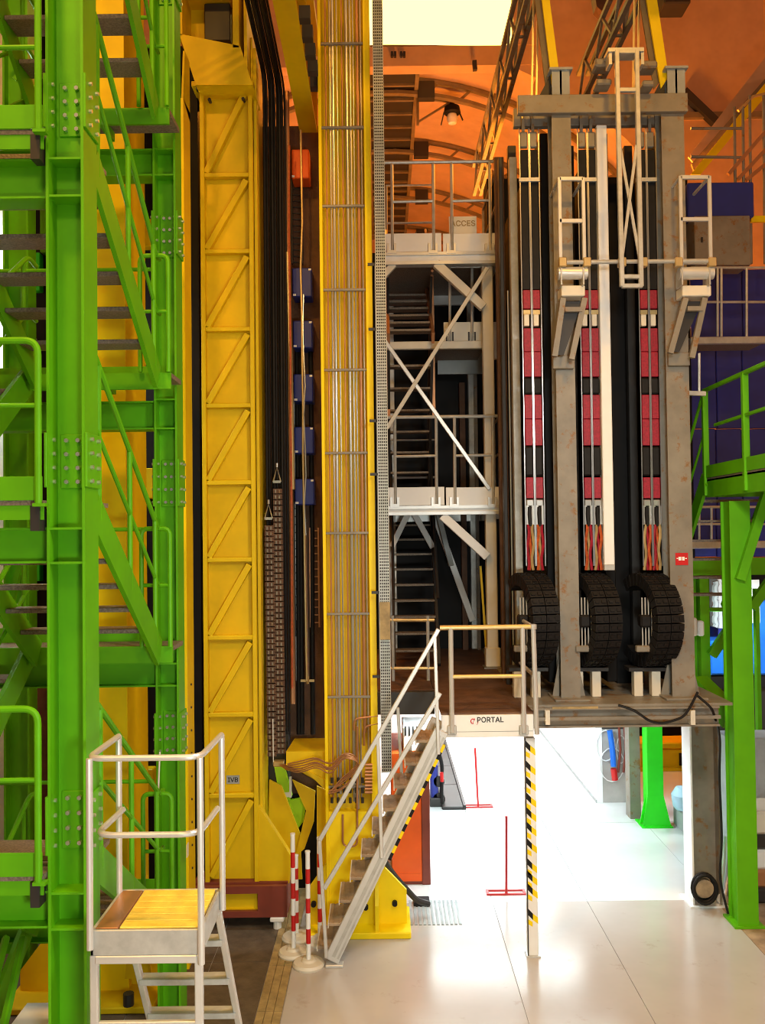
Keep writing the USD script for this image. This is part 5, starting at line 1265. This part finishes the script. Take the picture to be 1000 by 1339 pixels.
# blue wall with white walkways above
bwall = Thing('blue_panel_wall', 'dark blue panelled wall behind the right gallery', 'wall panel')
d = 15.4
for (a, b_) in ((903, 936), (937, 970), (971, 1004), (1005, 1040)):
    for (ya, yb) in ((352, 444), (448, 560), (561, 662), (664, 728)): bwall.part('panel', MB().rect(a, ya, b_, yb, d, .1, .01), 'navy_panel')
bwall.part('lower_panel', MB().box(X(906, 800, d), X(955, 800, d), d, d + .1, Z(930, 900, d), Z(930, 729, d)), 'black_panel')
bwall.part('lower_panel', MB().box(X(956, 800, d), X(1045, 800, d), d, d + .1, 0, Z(980, 729, d)), 'black_panel')
bwall.done()
one('deep_blue_duct', 'deep blue duct box under the sloping orange beams at the right', 'duct', MB().rect(899, 238, 986, 284, 14.2, 1.2, .02), 'blue_paint')
gbx = Thing('beige_cabinet', 'beige cabinet door below the deep blue duct', 'cabinet')
gbx.part('body', MB().rect(908, 282, 981, 347, 14.1, .5, .01), 'grey_steel'); gbx.part('handle', MB().rect(917, 310, 919, 316, 14.07, .03), 'dark_steel'); gbx.done()
def walkway(y, lab, d, px0=903, px1=1010, rail=90, posts=(912, 940, 975)):
    t = Thing('rear_walkway', lab, 'walkway')
    t.part('edge_beam', MB().rect(px0, y, px1, y + 9, d, .1, .01), 'galvanised')
    z = Z(950, y, d); t.part('deck', MB().box(X(px0, y, d), X(px1, y, d), d + .1, d + .9, z - .04, z), 'grating')
    for px in posts: t.part('post', MB().cyl(at(px, y - rail, d + .03), at(px, y, d + .03), .02, 8), 'galvanised')
    t.part('top_rail', MB().cyl(at(px0, y - rail, d + .03), at(px1, y - rail, d + .03), .02, 8), 'galvanised')
    t.part('middle_rail', MB().cyl(at(px0, y - rail * .5, d + .03), at(px1, y - rail * .5, d + .03), .018, 8), 'galvanised')
    t.done()
walkway(440, 'upper metal walkway with pale rail in front of the blue wall', 13.8, posts=(938, 943, 976))
walkway(708, 'lower pale walkway with rails below the green gallery', 14.4, rail=45, posts=(914, 930, 946))
one('short_bracket_rail', 'short pale bracket rail left of the green gallery post', 'bracket', MB().bar(at(896, 514, 10.44), at(922, 515, 10.44), .05, .05).cyl(at(914, 462, 10.44), at(914, 514, 10.44), .017, 8), 'galvanised')
# sloping orange beams, rails and stair top right
ob = Thing('sloping_beam', 'sloping beam with lower face coloured as orange lit climbing out of the frame top right', 'beam')
d = 17.0
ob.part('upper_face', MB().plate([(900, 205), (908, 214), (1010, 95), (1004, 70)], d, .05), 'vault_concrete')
ob.part('lower_face', MB().plate([(903, 228), (916, 228), (1012, 112), (1004, 104)], d - .3, .05), 'vivid_and_lit_yellow')  # vivid yellow puts the bright lit stripe into the colour
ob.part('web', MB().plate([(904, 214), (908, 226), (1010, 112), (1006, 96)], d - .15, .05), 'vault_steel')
ob.done()
one('dark_strut', 'dark green strut sloping left under the vault above the right column', 'strut', MB().bar(at(893, 120, 21.85), at(940, 165, 21.85), .18, .2, (0, 1, 0)), 'dark_steel')
for k, (px0, py0, px1, py1) in enumerate(((903, 168, 962, 168), (903, 205, 962, 206))):
    one('gallery_tube', ('upper', 'lower')[k] + ' horizontal tube rail crossing the sloping orange beam', 'tube', MB().cyl(at(px0, py0, 14.6), at(px1 + 10, py1, 14.6), .025, 8), 'grey_steel')
rt = Thing('upper_right_stair', 'steel stair with posts and treads at the upper right edge', 'stair')
d = 14.6
for px in (960, 971, 980, 998): rt.part('post', MB().cyl(at(px, 125 if px > 975 else 140, d), at(px + 2, 345, d), .025, 8), 'grey_steel')
for a, b_ in (((952, 228), (1004, 168)), ((964, 235), (1004, 192)), ((975, 236), (1004, 212))): rt.part('stringer', MB().bar(at(*a, d), at(*b_, d), .06, .06, (0, 1, 0)), 'copper')
rt.part('hand_rail', MB().tube([at(965, 145, d), at(985, 126, d), at(1004, 122, d)], .025, 8), 'brass')
rt.part('rail', MB().cyl(at(955, 285, d), at(1004, 285, d), .03, 8), 'grey_steel')
rt.part('hazard_band', MB().rect(982, 282, 1006, 290, d - .1, .05), 'vivid_and_lit_yellow', label='yellow hazard band')
rt.done()
dv = Thing('dark_ceiling_box', 'dark box hung from the ceiling near the top edge', 'box')
dv.part('box', MB().rect(868, -30, 903, 4, 20.0, .6, .03), 'dark_steel'); dv.part('rod', MB().cyl(at(885, -30, 20.3), at(885, -90, 20.3), .04, 8), 'dark_steel'); dv.done()
dv = Thing('ceiling_crane_hook', 'dark rusty crane block near the top edge between the two girders', 'hook')
dv.part('block', MB().plate([(777, -10), (803, -10), (797, 8), (786, 14), (780, 8)], 18.0, .3), 'rusty_plate'); dv.part('rope', MB().cyl(at(790, -10, 18.1), at(790, -90, 18.1), .03, 8), 'dark_steel'); dv.done()
# clutter at the right edge
d = 10.9
for k, (ya, yb, m, lab) in enumerate(((1188, 1162, 'dark_steel', 'dark crate at the bottom of the stack right of the green column'), (1162, 1138, 'copper', 'brown tray second in the stack at the right edge'), (1138, 1112, 'white_paint', 'pale box in the stack at the right edge'), (1112, 1092, 'dark_steel', 'black box in the upper stack at the right edge'), (1092, 1062, 'cream_paint', 'cream wrapped bundle on top of the stack at the right edge'))):
    zz0 = 0 if k == 0 else Z(995, ya, d)
    one('stacked_crate', lab, 'crate', MB().box(X(984, ya, d), X(1040, ya, d), d, d + .6, zz0 + .002, Z(995, yb, d), .03), m)
one('grey_rack', 'tall grey rack behind the right crates', 'rack', MB().box(X(955, 1050, 12.2), X(1040, 1050, 12.2), 12.2, 12.7, 0, Z(990, 965, 12.2), .01), 'grey_panel')
one('shiny_duct', 'shiny foil duct lying beside the deck leg', 'duct', MB().tube(rounded([floor_at(945, 1185) + (0, 0, .08), floor_at(950, 1150) + (0, 0, .15), floor_at(955, 1110) + (0, 0, .3)], .3), .07, 12), 'stainless')

# ================================================================== FOREGROUND
# striped chain posts
def chain_post(px, yt, yb, lab, n0=0):
    p = floor_at(px, yb); d = p[1]; zt = Z(px, yt, d)
    t = Thing('barrier_post', lab, 'post', 'red and white barrier posts')
    t.part('base', MB().lathe([(.01, .075), (.06, .075), (.08, .055), (.15, .045), (.165, .02), (.16, 0), (.01, 0)], (p[0], d, 0), 28), 'cream_paint')
    n = 9; zz = np.linspace(.07, zt, n + 1)
    zz = [.07, zt * .20, zt * .33, zt * .47, zt * .60, zt * .73, zt * .86, zt]
    for k in range(len(zz) - 1):
        t.part('white_band' if k % 2 == 0 else 'red_band', MB().cyl((p[0], d, zz[k]), (p[0], d, zz[k + 1]), .024, 14), 'white_paint' if k % 2 == 0 else 'red_paint')
    t.part('cap', MB().cyl((p[0], d, zt), (p[0], d, zt + .02), .027, 14), 'white_paint')
    return t.done(), p, zt
chain_post(403.5, 1115, 1263, 'red and white barrier post on a round cream base, nearest the camera')
chain_post(384, 1092, 1248, 'red and white barrier post on a cream base, left of the nearest one')
chain_post(388, 1120, 1228, 'red and white barrier post half hidden behind the left one')
chain_post(418.5, 1097, 1232, 'red and white barrier post right beside the foot of the stair rail')
# mobile ladder platform
LD0 = 5.35
ml = Thing('mobile_ladder', 'aluminium mobile step platform with rounded guard rail and yellow planked deck', 'step platform')
xa, xb = X(118, 1230, LD0), X(264, 1225, LD0)
LB = LD0 + .62
zp = Z(190, 1216, LD0)
zp_b = zp
zr = Z(190, 990, LD0) ; zm = Z(200, 1093, LD0)
ml.part('deck_frame', MB().box(xa, xb, LD0, LD0 + .02, zp - .145, zp, .004).box(xa, xb, LB - .02, LB, zp - .145, zp, .004).box(xa - .0, xa + .02, LD0, LB, zp - .145, zp + .0, .004).box(xb - .02, xb + .0, LD0, LB, zp - .145, zp, .004), 'galvanised')
ml.part('lower_rail', MB().box(xa + .03, xb - .03, LD0 - .01, LD0 + .03, zp - .19, zp - .145, .004), 'aluminium')
nb = 6
for k in range(nb):
    y0 = LD0 + .03 + (LB - LD0 - .06) * k / nb
    ml.part('deck_plank', MB().box(xa + .16, xb - .03, y0 + .003, y0 + (LB - LD0 - .06) / nb - .003, zp - .02, zp + .004, .003), 'yellow_plank')
ml.part('deck_tray', MB().box(xa + .02, xa + .15, LD0 + .03, LB - .03, zp - .02, zp + .002, .003), 'copper')
r = .0185
xl_, xr_ = xa - .005, xb - .0
# tall guard rail: left side, front, right side as one bent tube
rr = rounded([(xl_ + .01, LB - .05, zr), (xl_, LD0 - .02, zr), (xr_, LD0 - .02, zr), (xr_ + .02, LB - .05, zr)], .10, 8)
ml.part('top_rail', MB().tube(rr, r, 10), 'aluminium')
rr = rounded([(xl_ + .05, LB - .10, zm), (xl_ + .03, LD0 + .02, zm), (xr_ - .02, LD0 + .02, zm), (xr_ + .0, LB - .10, zm)], .12, 8)
ml.part('middle_rail', MB().tube(rr, r, 10), 'aluminium')
for x, y, z0 in ((xl_ + .01, LD0 - .02, zp - .1), (xr_, LD0 - .02, zp - .19), (xl_ + .01, LB - .05, zp - .02), (xr_ + .02, LB - .05, zp - .12)):
    ml.part('rail_post', MB().cyl((x, y, z0), (x, y, zr), .0195, 10), 'aluminium')
for x in (xa + .02, xb - .02):
    ml.part('front_leg', MB().box(x - .025, x + .02, LD0 + .0, LD0 + .045, 0.0, zp - .145, .005), 'aluminium')
    xo = x + (.10 if x > (xa + xb) / 2 else .10)
    ml.part('rear_leg', MB().bar((x, LB - .03, zp - .10), (xo, LB + 1.0, 0.0), .04, .05, (0, 1, 0), .005), 'aluminium')
for s in (.14, .30, .45, .60, .75, .9):
    y = LB - .03 + 1.03 * s; z = (zp - .1) * (1 - s); o = .10 * s
    ml.part('rear_step', MB().box(xa + .02 + o, xb - .02 + o, y - .05, y + .06, z - .02, z + .02, .004), 'galvanised')
for z in (zp - .55, zp - 1.1): ml.part('front_rung', MB().box(xa + .04, xb - .04, LD0 + .01, LD0 + .04, z - .02, z + .02, .004), 'aluminium')
ml.part('diagonal_stay', MB().cyl((xa + .04, LD0 + .05, zp - .82), (xa + .5, LD0 + .05, zp - 1.6), .014, 8), 'aluminium')
ml.done()
